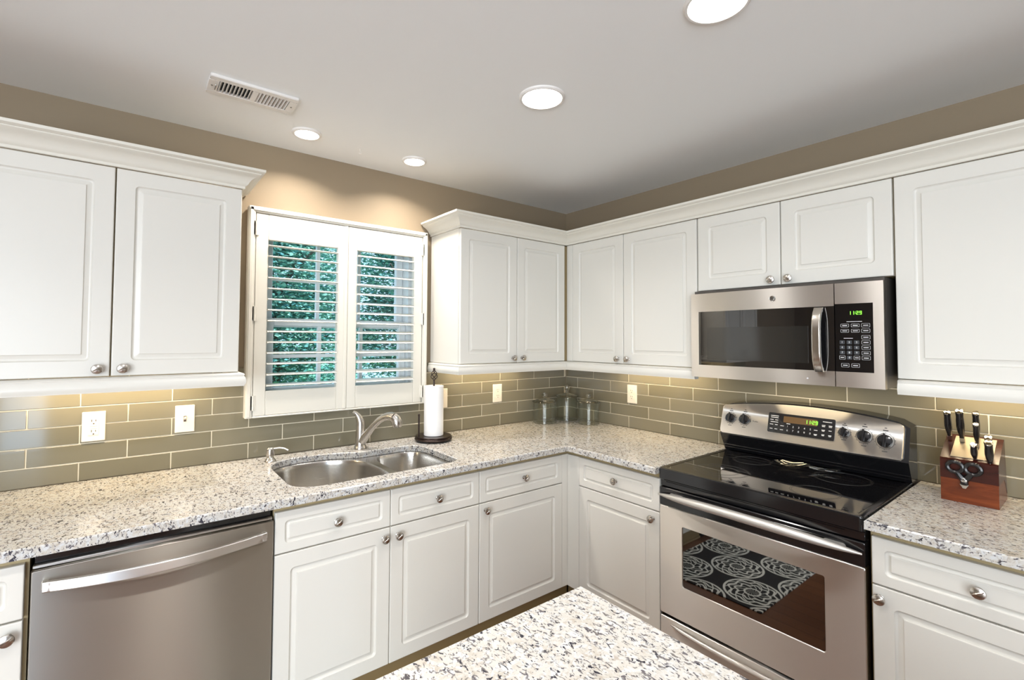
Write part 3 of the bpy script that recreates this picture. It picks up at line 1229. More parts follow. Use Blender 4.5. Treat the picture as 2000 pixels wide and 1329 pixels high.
canister('clear lidded glass canister on the left of the corner three', -.326, -.113, .082, .142, .206)
canister('clear lidded glass canister standing deepest in the corner, tallest of three', -.110, -.118, .077, .165, .250)
canister('clear lidded glass canister on the right of the corner three', -.112, -.330, .073, .146, .206)

# ------------------------------------------------------------------ wall plates


def plate(name, label, cat, loc, rz, kind):
    t = thing(name, label, cat, loc, rz)
    w, h = .0375, .0605
    m = M()
    m.loft([[(x, y, z) for x, z in rrect(-w + i_, w - i_, -h + i_, h - i_, .003)] for i_, y in ((0, 0), (0, -.003), (.0015, -.0052), (.004, -.006))])
    obj('plate', m, IVORY, t)
    zs = (-.0485, .0485) if kind in ('gfci', 'rocker') else ((0,) if kind == 'duplex' else (-.030, .030))
    for z in zs:
        sc = M()
        sc.lathe([(.0032, .006), (.0028, .0068), (0, .007)], 10, Matrix.Translation((0, 0, z)) @ FRONT)
        obj('screw', sc, IVORY, t)

    def sockets(zc, parent, yy):
        s = M()
        s.box(-.0075, -.0052, yy - .0004, yy + .001, zc - .001, zc + .008)
        s.box(.0050, .0075, yy - .0004, yy + .001, zc + .0, zc + .007)
        s.lathe([(.0028, -yy - .001), (.0028, -yy + .0004)], 10, Matrix.Translation((0, 0, zc - .009)) @ FRONT)
        obj('slot', s, SLOT, parent)
    if kind == 'gfci':
        m = M()
        m.box(-.0168, .0168, -.0085, -.005, -.034, .034, .001)
        b = obj('receptacle', m, IVORY, t)
        sockets(.021, b, -.0087)
        sockets(-.021, b, -.0087)
        for z in (.0045, -.0045):
            m = M()
            m.box(-.012, .012, -.0098, -.008, z - .003, z + .003, .0006)
            obj('button', m, IVORY, b)
    elif kind == 'duplex':
        for z in (.0195, -.0195):
            m = M()
            m.loft([[(x, y, zz + z) for x, zz in rrect(-.017, .017, -.0145, .0145, .012, 6)] for y in (-.004, -.0082)])
            b = obj('receptacle', m, IVORY, t)
            sockets(z + .001, b, -.0084)
    elif kind == 'toggle':
        m = M()
        m.box(-.0052, .0052, -.0072, -.005, -.0125, .0125, .0006)
        obj('toggle_collar', m, SLOT, t)
        m = M()
        m.x = Matrix.Translation((0, -.007, 0)) @ Matrix.Rotation(R(-28), 4, 'X')
        m.box(-.0040, .0040, -.015, .001, -.0045, .0045, .0012)
        obj('toggle', m, IVORY, t)
    else:
        m = M()
        m.box(-.0168, .0168, -.0080, -.005, -.034, .034, .001)
        b = obj('rocker_frame', m, IVORY, t)
        m = M()
        m.prism([(-.0080, -.030), (-.0080, .030), (-.0105, .030), (-.0085, 0), (-.0100, -.030)], 'x', -.0135, .0135)
        obj('rocker', m, IVORY, b)
    return t


plate('power_outlet', 'almond GFCI power outlet under the left wall cabinet', 'outlet', (-2.743, -.0012, 1.131), 0, 'gfci')
plate('light_switch', 'almond toggle light switch left of the window', 'light switch', (-2.430, -.0012, 1.132), 0, 'toggle')
plate('light_switch', 'almond rocker light switch half hidden behind the paper towels', 'light switch', (-1.092, -.0012, 1.127), 0, 'rocker')
plate('power_outlet', 'almond duplex outlet on the tile left of the corner', 'outlet', (-.660, -.0012, 1.131), 0, 'duplex')
plate('power_outlet', 'almond duplex outlet on the tile right of the corner canisters', 'outlet', (-.0012, -.612, 1.138), RW, 'duplex')

# ------------------------------------------------------------------ dishwasher
t = thing('dishwasher', 'stainless steel dishwasher with a bowed bar handle at lower left', 'dishwasher', (-2.521, 0, 0))
w = .3155
m = M()
m.box(-w, w, -.62, -.03, .10, .880)
obj('tub', m, BLKPL, t)
m = M()
m.loft([[(x, y, z) for x, z in rrect(-w + i_, w - i_, .112 + i_, .836 - i_, .004)] for i_, y in ((0, -.622), (0, -.697), (.002, -.700), (.003, -.7005))])
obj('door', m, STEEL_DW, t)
m = M()
m.box(-w + .002, w - .002, -.690, -.6225, .838, .8465, .002)
obj('door_top_edge', m, STEEL, t)
m = M()
m.box(-w + .004, w - .004, -.672, -.6225, .8468, .878, .002)
for k in range(9):
    x = -.22 + .05 * k
    m.box(x, x + .018, -.6735, -.672, .8585, .8605)
obj('control_strip', m, BLKENAMEL, t)
m = M()
pts = []
for i in range(17):
    s_ = -1 + 2 * i / 16
    pts.append((s_ * .288, -.722 - .024 * (1 - s_ * s_), .795 - .010 * (1 - s_ * s_)))
prof = rrect(-.007, .007, -.0155, .0155, .004, 3)
m.loft([[(p[0], p[1] + a, p[2] + b) for a, b in prof] for p in pts])
h = obj('handle', m, STEEL, t)
m = M()
for sg in (-1, 1):
    m.box(sg * .283 - .008, sg * .283 + .008, -.722, -.7005, .786, .806, .002)
obj('bracket', m, STEEL, h)
m = M()
m.box(-w, w, -.615, -.605, .002, .0995)
obj('kick_plate', m, BLKPL, t)

# ------------------------------------------------------------------ microwave (local x = -(Y) - 1.662, local y = X)
MC = 1.662


def seven(mm, ch, x, z, h, w_, y, th):
    segs = {'0': 'abcdef', '1': 'bc', '2': 'abged', '9': 'abcfgd'}[ch]
    half = h / 2
    P = {'a': (x, x + w_, z + h - th, z + h), 'd': (x, x + w_, z, z + th), 'g': (x, x + w_, z + half - th / 2, z + half + th / 2),
         'b': (x + w_ - th, x + w_, z + half, z + h), 'c': (x + w_ - th, x + w_, z, z + half), 'f': (x, x + th, z + half, z + h), 'e': (x, x + th, z, z + half)}
    for s_ in segs:
        a, b, c, d = P[s_]
        mm.box(a, b, y - .0004, y + .0004, c, d)


def clock(parent, x0, z0, h, y):
    mm = M()
    w_ = h * .55
    th = h * .12
    x = x0
    for ch in '11:29':
        if ch == ':':
            for zz in (.3, .65):
                mm.box(x, x + th, y - .0004, y + .0004, z0 + h * zz, z0 + h * zz + th)
            x += th * 2.2
        else:
            seven(mm, ch, x, z0, h, w_, y, th)
            x += w_ + th * 2.0
    return obj('clock_digits', mm, GREEN, parent, smooth=0)


t = thing('microwave', 'stainless over-the-range microwave with a bowed vertical handle and black keypad', 'microwave', (0, -MC, 1.312), RW)
ZB, ZT = .004, .418                      # local heights (0 = 1.312)
hw = .389
m = M()
m.box(-hw + .003, hw - .003, -.372, -.004, ZB, ZT + .012)
obj('body', m, mat('microwave_case', (.10, .09, .08), .35, .3), t)
m = M()
m.box(-hw + .02, hw - .02, -.36, -.02, 0.0, .0038)
obj('vent_grille', m, BLKPL, t)


def bow(x):
    return -.402 - .012 * (1 - (x / hw) ** 2)


def bowed(mm, x0, x1, z0, z1, t_, off=0.0, n=14, r=.0):
    """panel following the bowed front of the microwave"""
    loops = []
    for i in range(n + 1):
        x = x0 + (x1 - x0) * i / n
        y = bow(x) - off
        loops.append([(x, y, z0), (x, y, z1), (x, y + t_, z1), (x, y + t_, z0)])
    mm.loft(loops)


xs = .2325                               # door / control split
m = M()
bowed(m, -hw, xs - .0015, .325, .4145, .026)
bowed(m, -hw, xs - .0015, ZB, .064, .026)
bowed(m, -hw, -.349, .064, .325, .026)
d_ = obj('door', m, STEEL, t, smooth=25)
m = M()
bowed(m, -.3488, xs - .0015, .0642, .3248, .020, -.0015)
wdw = obj('window', m, mat('microwave_glass', (.005, .005, .006), .02, 0, IOR=2.1), d_)
m = M()
bowed(m, -.305, .138, .092, .247, .0004, -.0012)
obj('screen', m, mat('microwave_mesh', (.016, .016, .015), .10, 0, IOR=1.9), wdw)
m = M()
pts = []
for i in range(13):
    s_ = -1 + 2 * i / 12
    pts.append((.181, bow(.18) - .010 - .032 * (1 - s_ ** 4), .190 + s_ * .130))
prof = rrect(-.0165, .0165, -.007, .007, .006, 4)
m.loft([[(p[0] + a, p[1] + b, p[2]) for a, b in prof] for p in pts])
for s_ in (-1, 1):
    m.box(.171, .191, bow(.18) - .012, bow(.18) + .003, .190 + s_ * .121 - .009, .190 + s_ * .121 + .009, .002)
obj('handle', m, mat('satin_steel', (.62, .57, .51), .24, 1.0), d_)
lg = M()
lx, lz = .002, .369
MT = Matrix.Translation((lx, bow(lx), lz)) @ FRONT
lg.lathe([(.0128, 0), (.0132, .0012), (.0122, .0022), (.0112, .0016), (0, .0016)], 28, MT)
bdg = obj('badge', lg, CHROME, d_)
lg = M()
for sx in (-1, 1):
    pts = []
    for i in range(15):
        a = R(-30 + 300 * i / 14)
        pts.append((lx + sx * .0028 + .0040 * math.cos(a) * sx, bow(lx) - .0022, lz + .0058 * math.sin(a)))
    lg.tube(pts, .00075, 5)
lg.tube([(lx - .007, bow(lx) - .0022, lz - .003), (lx, bow(lx) - .0022, lz + .001), (lx + .007, bow(lx) - .0022, lz + .004)], .0007, 5)
pts = [(lx + .0098 * math.cos(2 * PI * i / 28), bow(lx) - .0020, lz + .0098 * math.sin(2 * PI * i / 28)) for i in range(28)]
lg.tube(pts, .0006, 5, closed=True)
obj('monogram', lg, GREYP, bdg)
lg = M()
lg.lathe([(.0035, 0), (.0035, .001), (0, .0014)], 14, Matrix.Translation((.134, bow(.134), .030)) @ FRONT)
obj('rating_dot', lg, PRINT, d_)
m = M()
bowed(m, xs + .0015, hw, .332, .4145, .026, n=6)
bowed(m, xs + .0015, hw, ZB, .064, .026, n=6)
bowed(m, .3565, hw, .064, .332, .026, n=3)
cp = obj('control_panel', m, STEEL, t, smooth=25)
m = M()
bowed(m, xs + .0015, .3563, .0642, .3318, .020, -.0012, n=6)
kp = obj('keypad', m, BLKGLASS, cp)
clock(kp, .279, .288, .0135, bow(.30) - .0006)


def key(x, z, w_, h_, mark=None):
    mm = M()
    y = bow(x) + .0008
    o_ = rrect(x - w_ / 2, x + w_ / 2, z - h_ / 2, z + h_ / 2, .002, 2)
    i_ = rrect(x - w_ / 2 + .0007, x + w_ / 2 - .0007, z - h_ / 2 + .0007, z + h_ / 2 - .0007, .0015, 2)
    if mark is None:
        mm.loft([[(a, y, b) for a, b in o_], [(a, y - .0006, b) for a, b in o_], [(a, y - .0006, b) for a, b in i_], [(a, y, b) for a, b in i_]], False, False)
        mm.box(x - w_ * .30, x + w_ * .30, y - .0005, y + .0002, z - .0013, z + .0013)
        obj('button', mm, PRINT, kp, smooth=0)
    else:
        mm.loft([[(a, y, b) for a, b in o_], [(a, y - .0006, b) for a, b in o_]], False, True)
        b_ = obj('button', mm, mat('key_grey', (.05, .055, .06), .3) if 'key_grey' not in bpy.data.materials else bpy.data.materials['key_grey'], kp, smooth=0)
        text_mesh(mark, .0105, Matrix.Translation((x, y - .0008, z)) @ FRONT, PRINT, 'digit', b_, .0002)


zoff = -1.312
for z in (1.558, 1.537, 1.512, 1.492, 1.472, 1.451, 1.432):
    key(.333, z + zoff, .027, .0145)
for x in (.266, .300):
    key(x, 1.558 + zoff, .027, .0125)
    key(x, 1.537 + zoff, .027, .0125)
for r_, row in enumerate(('123', '456', '789')):
    for c_, ch in enumerate(row):
        key(.2565 + .0235 * c_, 1.492 - .0202 * r_ + zoff, .017, .0145, ch)
key(.2565, 1.432 + zoff, .020, .0145)
key(.280, 1.432 + zoff, .017, .0145, '0')
key(.3035, 1.432 + zoff, .020, .0145)
key(.2655, 1.402 + zoff, .026, .0145)
key(.299, 1.402 + zoff, .026, .0145)
mm = M()
mm.box(.272, .322, bow(.3) - .0002, bow(.3) + .0005, .260, .2618)
mm.box(.262, .292, bow(.28) - .0002, bow(.28) + .0005, .1948, .1965)
obj('heading_line', mm, PRINT, kp, smooth=0)

# ------------------------------------------------------------------ stove (local x = -Y - 1.672, local y = X)
SC = 1.672
t = thing('stove', 'freestanding stainless and black electric range with glass cooktop', 'stove', (0, -SC, 0), RW)
hw = .388
m = M()
m.box(-hw + .003, hw - .003, -.655, -.030, .03, .894)
obj('body', m, BLKENAMEL, t)
for sx in (-1, 1):
    for yy in (-.60, -.08):
        m = M()
        m.lathe([(.018, .0), (.018, .012), (.010, .014), (.010, .0295)], 12, Matrix.Translation((sx * .34, yy, 0)))
        obj('leveling_foot', m, BLKPL, t)
# cooktop: frame, glass, burner rings
ZT_ = .9165
m = M()
fo = rrect(-hw, hw, -.708, -.060, .014, 4)
def ftop(i_, z):
    return [(x, y, z) for x, y in rrect(-hw + i_, hw - i_, -.708 + i_, -.060 - i_, .014, 4)]
m.loft([ftop(.004, .864), ftop(0, .868), ftop(0, .910), ftop(.004, ZT_), ftop(.020, ZT_ + .001), ftop(.024, ZT_ - .0015)], True, False)
ck = obj('cooktop', m, BLKENAMEL, t)
m = M()
m.loft([ftop(.0235, ZT_ - .006), ftop(.0235, ZT_ - .0018)], False, True)
cg = obj('glass_top', m, BLKGLASS, ck)
for bx, by, rs in ((-.185, -.53, (.115, .075)), (.185, -.53, (.085,)), (-.185, -.235, (.085,)), (.185, -.235, (.105,))):
    m = M()
    for r_ in rs:
        for rr_ in (r_, r_ - .006):
            m.lathe([(rr_, ZT_ - .0017), (rr_, ZT_ - .0015), (rr_ - .0012, ZT_ - .0015), (rr_ - .0012, ZT_ - .0017)], 64, Matrix.Translation((bx, by, 0)), False, False)
    obj('burner_ring', m, RINGP, cg)
# black control apron with a vent slot under the cooktop lip
m = M()
m.box(-hw + .002, hw - .002, -.690, -.656, .832, .8635, .002)
m.box(-hw + .03, hw - .06, -.6925, -.6895, .852, .8555, .001)
obj('vent_strip', m, BLKENAMEL, t)
# oven door
m = M()
z0, z1 = .268, .829
yf, yb = -.700, -.657
def dl(i_, y, a=-hw + .001, b=hw - .001, c=z0, d=z1):
    return [(x, y, z) for x, z in rrect(a + i_, b - i_, c + i_, d - i_, .006, 3)]
# steel frame around the window
wx0, wx1, wz0, wz1 = -.276, .270, .414, .678
m.loft([dl(0, yb, d=.7475), dl(0, yf + .003, d=.7475), dl(.003, yf, d=.7475),
        [(x, yf, z) for x, z in rrect(wx0, wx1, wz0, wz1, .008, 3)], [(x, yf + .006, z) for x, z in rrect(wx0 + .003, wx1 - .003, wz0 + .003, wz1 - .003, .006, 3)]], True, False)
od = obj('oven_door', m, STEEL, t)
m = M()
m.loft([[(x, y, z) for x, z in rrect(wx0 + .001, wx1 - .001, wz0 + .001, wz1 - .001, .006, 3)] for y in (yf + .008, yf + .004)])
obj('oven_window', m, OVENGLASS, od)
m = M()
m.loft([dl(0, yb, c=.7485), dl(0, yf + .003, c=.7485), dl(.003, yf, c=.7485)])
m.box(-.345, .320, yf - .0012, yf + .001, .8115, .8145, .0006)
obj('door_top_band', m, BLKENAMEL, od)
m = M()
pts, rad = [], []
for i in range(25):
    s_ = -1 + 2 * i / 24
    pts.append((s_ * .383, yf - .014 - .048 * (1 - abs(s_) ** 2.2), .797 + .020 * (1 - s_ * s_)))
    rad.append(.004 + .0165 * (1 - abs(s_) ** 4))
m.tube(pts, rad, 18, flat=.85)
for sg in (-1, 1):
    m.loft([[(x, y, z) for x, z in rrect(sg * .30 - .035 + i_, sg * .30 + .035 - i_, .799 - .010 + i_ * .2, .799 + .012 - i_ * .2, .010, 3)] for i_, y in ((0, yf + .0005), (.012, yf - .030))])
obj('handle', m, mat('satin_handle_steel', (.62, .60, .565), .50, .8), od)
# storage drawer
m = M()
m.loft([dl(0, yb, c=.045, d=.2545), dl(0, yf + .005, c=.045, d=.2545), dl(.003, yf + .002, c=.045, d=.2545)])
dr = obj('storage_drawer', m, STEEL, t)
m = M()
pts = []
for i in range(13):
    s_ = -1 + 2 * i / 12
    pts.append((s_ * .33, yf - .006 - .012 * (1 - s_ * s_), .232 - .006 * (1 - s_ * s_)))
m.tube(pts, [.002] + [.011] * 11 + [.002], 10)
obj('pull', m, STEEL, dr)
# backguard: black arched housing, steel fascia
def arch(x, e):
    s_ = x / hw
    return e + .034 * (1 - s_ * s_)
def bg_y(z):                              # tilted face
    return -.150 + (z - 1.010) * (.040 / .145)
m = M()
N = 21
loops = []
for off, y_b in ((0, -.012), (0, -.085)):
    pass
front, back, frontb, backb = [], [], [], []
for i in range(N):
    x = -hw + 2 * hw * i / (N - 1)
    e = 1.1605
    zt = arch(x, e)
    if i in (0, N - 1):
        zt -= .016
    if i in (1, N - 2):
        zt -= .001
    front.append((x, bg_y(zt) + .004, zt - .003))
    back.append((x, -.014, zt))
    frontb.append((x, bg_y(1.006) + .004, 1.006))
    backb.append((x, -.014, .9176))
low = [(p[0], -.098, .9176) for p in frontb]
m.loft([front, frontb, low], False, False, False)
m.loft([front, back, backb, low], False, False, False)
# ends
for i in (0, N - 1):
    b = len(m.v)
    m.add([front[i], frontb[i], low[i], backb[i], back[i]], [(0, 1, 2, 3, 4)])
bk = obj('backguard', m, BLKENAMEL, t, smooth=40)
m = M()
for z, y in ((.936, -.104), (.948, -.106)):
    m.box(-hw + .004, hw - .004, y - .012, y + .006, z - .003, z + .002, .001)
obj('backguard_ledge', m, BLKENAMEL, bk)


def bgp(x, z, out=0.0):
    """point on the tilted fascia"""
    n = Vector((0, -.964, .266))
    return Vector((x, bg_y(z), z)) + n * out


BGM = lambda x, z, out=0.0: Matrix.Translation(bgp(x, z, out)) @ Matrix.Rotation(R(90 - 15.4), 4, 'X')
# fascia outline
xa, xb = -.383, .366
top = []
for i in range(19):
    x = xa + .010 + (xb - xa - .020) * i / 18
    top.append((x, arch(x, 1.151)))
outl = [(xa - .006, 1.030), (xa - .003, 1.140), (xa, 1.147)] + top + [(xb + .002, arch(xb, 1.146)), (xb + .006, arch(xb, 1.136)), (xb + .004, 1.022), (xb - .004, 1.012), (xa + .008, 1.012), (xa - .003, 1.018)]
cxm, czm = (xa + xb) / 2, 1.085
def fl(sc, out):
    return [tuple(bgp(cxm + (x - cxm) * sc, czm + (z - czm) * sc, out)) for x, z in outl]
m = M()
m.loft([fl(1.0, -.004), fl(1.0, .004), fl(.993, .0065), fl(.985, .0068)], False, True)
fa = obj('control_panel', m, STEEL, bk, smooth=30)
FO = .0068
m = M()
def dp(ins, out):
    return [tuple(bgp(x, z, out)) for x, z in rrect(-.152 + ins, .131 - ins, 1.049 + ins, 1.141 - ins, .006, 3)]
m.loft([dp(0, FO - .002), dp(0, FO + .0012), dp(.001, FO + .0018)], False, True)
kb = obj('keypad', m, BLKGLASS, fa)
m = M()
def dq(out):
    return [tuple(bgp(x, z, out)) for x, z in rrect(-.083, .060, 1.1015, 1.130, .001, 2)]
m.loft([dq(FO + .0005), dq(FO + .0022)], False, True)
dsp = obj('display', m, AMBER, kb)
mm = M()
mm.x = BGM(0, 1.1155, FO + .0026) @ Matrix.Rotation(R(-90), 4, 'X')
def clock2():
    h = .0165
    w_ = h * .55
    th = h * .13
    x = .010
    for ch in '11:29':
        if ch == ':':
            for zz in (.3, .62):
                mm.box(x, x + th, -.0002, .0002, -h / 2 + h * zz, -h / 2 + h * zz + th)
            x += th * 2
        else:
            seven(mm, ch, x, -h / 2, h, w_, 0, th)
            x += w_ + th * 1.8
clock2()
obj('clock_digits', mm, GREEN, dsp, smooth=0)
mm = M()
def bar(x, z, w_, h_=.0028):
    a = [tuple(bgp(x + sx * w_ / 2, z + sz * h_ / 2, FO + .0021)) for sx, sz in ((-1, -1), (1, -1), (1, 1), (-1, 1))]
    b = [tuple(bgp(x + sx * w_ / 2, z + sz * h_ / 2, FO + .0012)) for sx, sz in ((-1, -1), (1, -1), (1, 1), (-1, 1))]
    mm.loft([b, a], False, True)
for z, xsl in ((1.127, ((-.123, .036),)), (1.119, ((-.123, .034),)), (1.108, ((-.135, .015), (-.113, .013))), (1.098, ((-.123, .034),)), (1.086, ((-.135, .015), (-.113, .012))),
               (1.066, ((-.135, .013), (-.113, .013), (-.088, .014))), (1.084, ((-.087, .016),)), (1.0965, ((-.060, .016),))):
    for x, w_ in xsl:
        bar(x, z, w_)
for z, xsl in ((1.126, ((.100, .036),)), (1.110, ((.086, .014), (.113, .014))), (1.105, ((.086, .012), (.113, .012))), (1.089, ((.086, .014), (.113, .012))), (1.085, ((.086, .010),)), (1.069, ((.086, .012), (.113, .012))),
               (1.065, ((.086, .010), (.113, .010))), (1.084, ((.056, .014),)), (1.066, ((.056, .014),)), (1.062, ((.056, .010),))):
    for x, w_ in xsl:
        bar(x, z, w_)
obj('key_legend', mm, PRINT, kb, smooth=0)
for r_, row in enumerate(('12345', '67890')):
    for c_, ch in enumerate(row):
        text_mesh(ch, .0125, BGM(-.063 + .0243 * c_, 1.0845 - .0185 * r_, FO + .0019), PRINT, 'digit', kb, .0003)
text_mesh('Profile', .010, BGM(-.213, 1.087, FO + .0001), GREYP, 'lettering', fa, .0003)
mm = M()
mm.x = BGM(-.240, 1.088, FO)
mm.lathe([(.0062, 0), (.0062, .0005), (.0045, .0005), (.0045, 0)], 20, None, False, False)
mm.lathe([(.0028, 0), (.0028, .0005), (.0012, .0005)], 12, None, False, False)
obj('badge', mm, GREYP, fa)


def stove_knob(x, z, r):
    mm = M()
    mm.x = BGM(x, z, FO)
    mm.lathe([(r, .0), (r, .004), (r * .96, .010), (r * .90, .014), (r * .5, .0155), (0, .0155)], 32)
    b = obj('control_knob', mm, mat('knob_black', (.01, .01, .012), .12, 0, IOR=1.6) if 'knob_black' not in bpy.data.materials else bpy.data.materials['knob_black'], fa)
    mm = M()
    mm.x = BGM(x, z, FO)
    mm.loft([[(a, c, zz) for a, c in ((-.0042 * k, -r * .92), (.0042 * k, -r * .92), (.0058 * k, r * .6), (.0015, r * 1.12), (-.0015, r * 1.12), (-.0058 * k, r * .6))] for k, zz in ((1.1, .013), (1, .022), (.7, .0245))])
    obj('grip', mm, bpy.data.materials['knob_black'], b)
    mm = M()
    mm.x = BGM(x, z, FO)
    mm.lathe([(r * 1.20, 0), (r * 1.20, .0006), (r * 1.14, .0006), (r * 1.14, 0)], 36, None, False, False)
    for k in range(11):
        if k == 5:
            continue
        a = R(-40 + k * 26 + 180 + 50)
        mm.box(r * 1.30 * math.cos(a) - .0012, r * 1.30 * math.cos(a) + .0012, r * 1.30 * math.sin(a) - .0012, r * 1.30 * math.sin(a) + .0012, 0, .0005)
    mm.box(-.009, .009, r * 1.55, r * 1.55 + .004, 0, .0005)
    mm.box(-.004, .004, r * 1.95, r * 1.95 + .003, 0, .0005)
    mm.box(-.009, .009, -r * 1.65, -r * 1.65 + .0025, 0, .0005)
    obj('dial_marks', mm, GREYP, fa, smooth=0)


for x, z, r_ in ((-.338, 1.089, .0235), (-.266, 1.090, .0245), (.166, 1.091, .020), (.239, 1.087, .0255), (.311, 1.079, .027)):
    stove_knob(x, z, r_)

# spoon rest lying on the cooktop
t = thing('spoon_rest', 'clear glass spoon rest with a looped handle lying on the cooktop', 'spoon rest', (-.235, -1.655, ZT_ + .0005), R(-72))
m = M()
oval = []
K = 28
def ov(sx, sy, z):
    return [(sx * math.cos(2 * PI * i / K) * (1.0 + .12 * math.cos(2 * PI * i / K)), sy * math.sin(2 * PI * i / K), z) for i in range(K)]
m.loft([ov(.030, .016, .0012), ov(.060, .034, .008), ov(.078, .044, .020), ov(.082, .047, .021), ov(.080, .044, .0225), ov(.060, .033, .013), ov(.030, .016, .006)], True, True)
obj('bowl', m, JARGLASS, t, smooth=60)
m = M()
m.tube([(.072, .012, .017), (.105, .010, .012), (.145, .018, .010), (.175, .034, .011), (.188, .020, .013), (.183, -.004, .014), (.160, -.016, .012), (.125, -.012, .009), (.100, -.010, .010), (.072, -.012, .017)], .0040, 10)
obj('handle', m, JARGLASS, t)

# ------------------------------------------------------------------ knife block
KX0, KX1, KY0, KY1 = -.238, -.045, -2.170, -2.322
t = thing('knife_block', 'reddish cherry wood knife block on the counter right of the stove', 'knife block', (-.14, -2.246, CT))
def kb_poly():
    return [(-.098, .0005), (-.098, .136), (.030, .226), (.052, .226), (.094, .0005)]
m = M()
m.prism([(-.098, .0005), (-.098, .082), (.030, .082), (.090, .020), (.094, .0005)], 'y', -.0755, .0755)
obj('lower_block', m, BLOCKW, t)
m = M()
m.prism([(-.099, .0825), (-.099, .150), (-.094, .156), (.040, .224), (.050, .224), (.090, .0215), (.030, .0825)], 'y', -.0762, .0762)
obj('upper_block', m, DARKW, t)
m = M()
sl_d = Vector((.134, 0, .068)).normalized()
m.x = Matrix.Translation((-.027, 0, .190)) @ Matrix.Rotation(-math.atan2(.068, .134), 4, 'Y')
m.box(-.066, .066, -.060, .050, .0003, .0022, .0008)
obj('slot_plate', m, mat('plate_steel', (.44, .38, .28), .45, .7), t)

HM = mat('knife_handle', (.012, .010, .010), .22)


def knife(label, x, y, z, length, r, tilt, bolster=True):
    """handle rooted at a slot, leaning out towards the room"""
    t = thing('kitchen_knife', label, 'knife', (x, y, z), 0, 'knives in the block')
    t.rotation_euler = (0, R(-tilt), 0)
    m = M()
    prof = [(.62, 0), (.70, .1), (.92, .3), (1.02, .5), (.98, .7), (.90, .85), (.98, .95), (1.0, 1.0)]
    z_0 = .018 if bolster else .004
    loops = []
    for f, s_ in prof:
        zz = z_0 + (length - z_0) * s_
        bend = -.006 * math.sin(PI * s_)
        loops.append([(bend + r * f * 1.25 * math.cos(2 * PI * i / 16), r * f * .85 * math.sin(2 * PI * i / 16), zz) for i in range(16)])
    m.loft(loops)
    obj('handle', m, HM, t)
    m = M()
    m.lathe([(1.0, 0), (1.05, .003), (.85, .0055), (0, .006)], 16, Matrix.Translation((0, 0, length)) @ Matrix.Diagonal((r * 1.25, r * .85, 1, 1)))
    obj('pommel', m, CHROME, t)
    m = M()
    if bolster:
        m.loft([[(a * r * .62, b * r * .5, zz) for a, b in ((-1, -1), (1, -1), (1, 1), (-1, 1))] for zz in (.002, .018)])
    m.box(-r * .5, r * .5, -.001, .001, .0008, .004)
    obj('blade', m, CHROME, t)
    return t


def face_z(x):                            # height of the slanted top at world x
    return CT + .1895 + (x + .167) * (.068 / .134)


for lab, x, y, L_, r_ in (('black knife with silver cap, leftmost in the knife block', -.135, -2.183, .112, .0125),
                          ('large black knife with silver cap, second from left in the knife block', -.140, -2.218, .124, .0135),
                          ('black knife with silver cap at the back middle of the block', -.115, -2.257, .105, .0115),
                          ('short black knife right of the slot plate middle, below a taller one', -.160, -2.262, .090, .0100)):
    knife(lab, x, y, face_z(x) + .0035, L_, r_, 22)
for lab, x, y, L_, r_ in (('black steak knife at upper right of the knife block', -.190, -2.296, .068, .0125),
                          ('black steak knife at lower right of the knife block', -.234, -2.302, .080, .0135),
                          ('small black knife just above the scissors in the block', -.222, -2.262, .055, .0115)):
    knife(lab, x, y, max(face_z(x), 1.046) + .001, L_, r_, 24, False)
# scissors hanging in the front slot
t = thing('kitchen_scissors', 'black-handled kitchen scissors hanging on the front of the knife block', 'scissors', (-.2445, -2.236, 1.00), RW)
for sg in (-1, 1):
    m = M()
    pts = []
    for i in range(20):
        a = 2 * PI * i / 20
        pts.append((sg * .0235 + .0205 * math.cos(a), -.006, .042 + .0185 * math.sin(a)))
    m.tube(pts, .0072, 8, closed=True)
    m.tube([(sg * .020, -.006, .026), (sg * .010, -.006, .010), (sg * -.002, -.005, -.006), (sg * -.004, -.004, -.018)], [.0075, .010, .010, .007], 8)
    obj('handle', m, HM, t)
m = M()
m.lathe([(.0085, .010), (.0085, .0135), (.006, .015), (0, .0152)], 18, FRONT)
obj('pivot_screw', m, CHROME, t)
m = M()
m.loft([[(x, y, z) for x, z in ((-.012, -.016), (.012, -.016), (.004, -.030), (-.004, -.030))] for y in (-.003, -.009)])
obj('blade', m, CHROME, t)

# ------------------------------------------------------------------ rug on the floor
m = M()
m.loft([[(x, y, z) for x, y in rrect(-.43 + i_, .43 - i_, -.34 + i_, .34 - i_, .01)] for i_, z in ((0, .0005), (0, .006), (.004, .009))])
tag(obj('floor_mat', m, RUG, None, (-1.95, -1.02, 0)), 'black floor mat with white scroll medallions, mirrored in the oven door', 'rug')

# ------------------------------------------------------------------ garden behind the window
m = M()
m.box(-8, 12, .16, 16, -.75, -.70)
o = struct('ground', m, LAWN)


def leaves(mm, cx_, cy_, cz_, rx, ry, rz, n, s_):
    for _ in range(n):
        u, v = random.uniform(-1, 1), random.uniform(0, 2 * PI)
        k = random.uniform(.55, 1.0)
        q = math.sqrt(1 - u * u)
        p = Vector((cx_ + rx * k * q * math.cos(v), cy_ + ry * k * q * math.sin(v), cz_ + rz * k * u))
        rot = Matrix.Rotation(random.uniform(0, 6.3), 4, 'Z') @ Matrix.Rotation(random.uniform(-1.2, 1.2), 4, 'X')
        L_ = s_ * random.uniform(.7, 1.4)
        vs = [p + rot @ Vector(w_) for w_ in ((-L_ * .5, 0, 0), (0, -L_ * .28, .02 * L_), (L_ * .5, 0, 0), (0, L_ * .28, .02 * L_))]
        mm.add([tuple(w_) for w_ in vs], [(0, 1, 2, 3)])


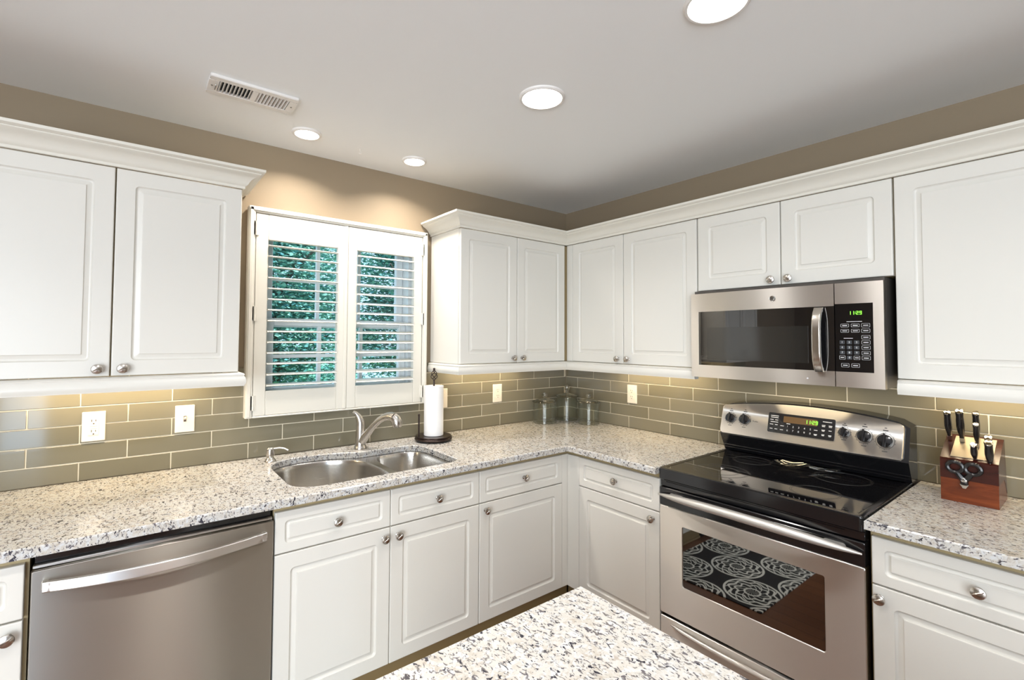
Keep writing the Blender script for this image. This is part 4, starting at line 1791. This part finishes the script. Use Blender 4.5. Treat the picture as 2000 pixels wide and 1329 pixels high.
def tree(label, x, y, h, blobs, n, leaf, name='tree', s_=.13):
    t = thing(name, label, name, (x, y, -.70))
    m = M()
    m.tube([(0, 0, 0), (.05, .02, h * .4), (-.03, .05, h * .8)], [.13, .10, .05] if name == 'tree' else [.04, .03, .02], 8)
    if name == 'tree':
        for k in range(5):
            a = k * 1.3
            m.tube([(.03, .02, h * (.35 + .08 * k)), (.5 * math.cos(a), .5 * math.sin(a), h * (.48 + .08 * k)), (1.1 * math.cos(a), 1.1 * math.sin(a), h * (.56 + .08 * k))], [.05, .035, .015], 6)
    obj('trunk' if name == 'tree' else 'stem', m, BARK, t)
    m = M()
    for b in blobs:
        leaves(m, *b, n, s_)
    obj('foliage', m, leaf, t, smooth=0)


tree('leafy tree seen behind the left shutter panel', -.80, 6.0, 4.2, [(0, 0, 3.3, 1.1, .9, 1.1), (.1, .1, 2.2, 1.1, .8, .9), (-.1, .1, 4.0, .9, .8, .7)], 9000, LEAF_A, 'tree', .075)
tree('leafy tree seen behind the right shutter panel', 1.75, 6.0, 4.4, [(0, 0, 3.4, 1.1, .9, 1.1), (-.1, .1, 2.3, 1.1, .8, .9), (.1, .1, 4.1, .9, .8, .7)], 9000, LEAF_A, 'tree', .075)
tree('taller tree farther back between the two leafy trees', .6, 9.4, 5.4, [(0, 0, 4.0, 1.9, 1.0, 1.6), (0, 0, 2.2, 1.9, 1.0, 1.3)], 12000, LEAF_A, 'tree', .085)
tree('dark green shrub behind the deck railing, seen low through the left shutter', -.50, 4.0, 1.2, [(0, 0, 1.05, .62, .5, .85)], 7000, LEAF_B, 'shrub', .055)
tree('dark green shrub seen low through the right shutter panel', .95, 4.0, 1.2, [(0, 0, 1.05, .68, .5, .80)], 7000, LEAF_B, 'shrub', .055)
tree('long low hedge at the back of the lawn outside the window', .6, 11.5, 1.4, [(-2.6, 0, 1.0, 1.6, .6, .95), (0, 0, 1.0, 1.6, .6, .95), (2.6, 0, 1.0, 1.6, .6, .95)], 4000, LEAF_A, 'hedge', .09)
t = thing('deck_railing', 'pale deck railing outside, seen through the lowest louvers', 'railing', (-.3, 2.4, -.70))
m = M()
m.box(-2.4, 2.4, -.04, .04, 1.52, 1.56, .004)
obj('top_rail', m, RAILP, t)
m = M()
m.box(-2.4, 2.4, -.03, .03, .70, .74, .004)
obj('bottom_rail', m, RAILP, t)
bal = None
for k in range(36):
    if bal is None:
        m = M()
        m.box(-.016, .016, -.016, .016, .74, 1.52)
        bo = obj('baluster', m, RAILP, t)
        bal = bo.data
    else:
        bo = obj('baluster', bal, None, t)
    bo.location = (-2.33 + k * .133, 0, 0)
for x in (-2.36, 0, 2.36):
    m = M()
    m.box(x - .045, x + .045, -.045, .045, 0, 1.52, .004)
    obj('post', m, RAILP, t)
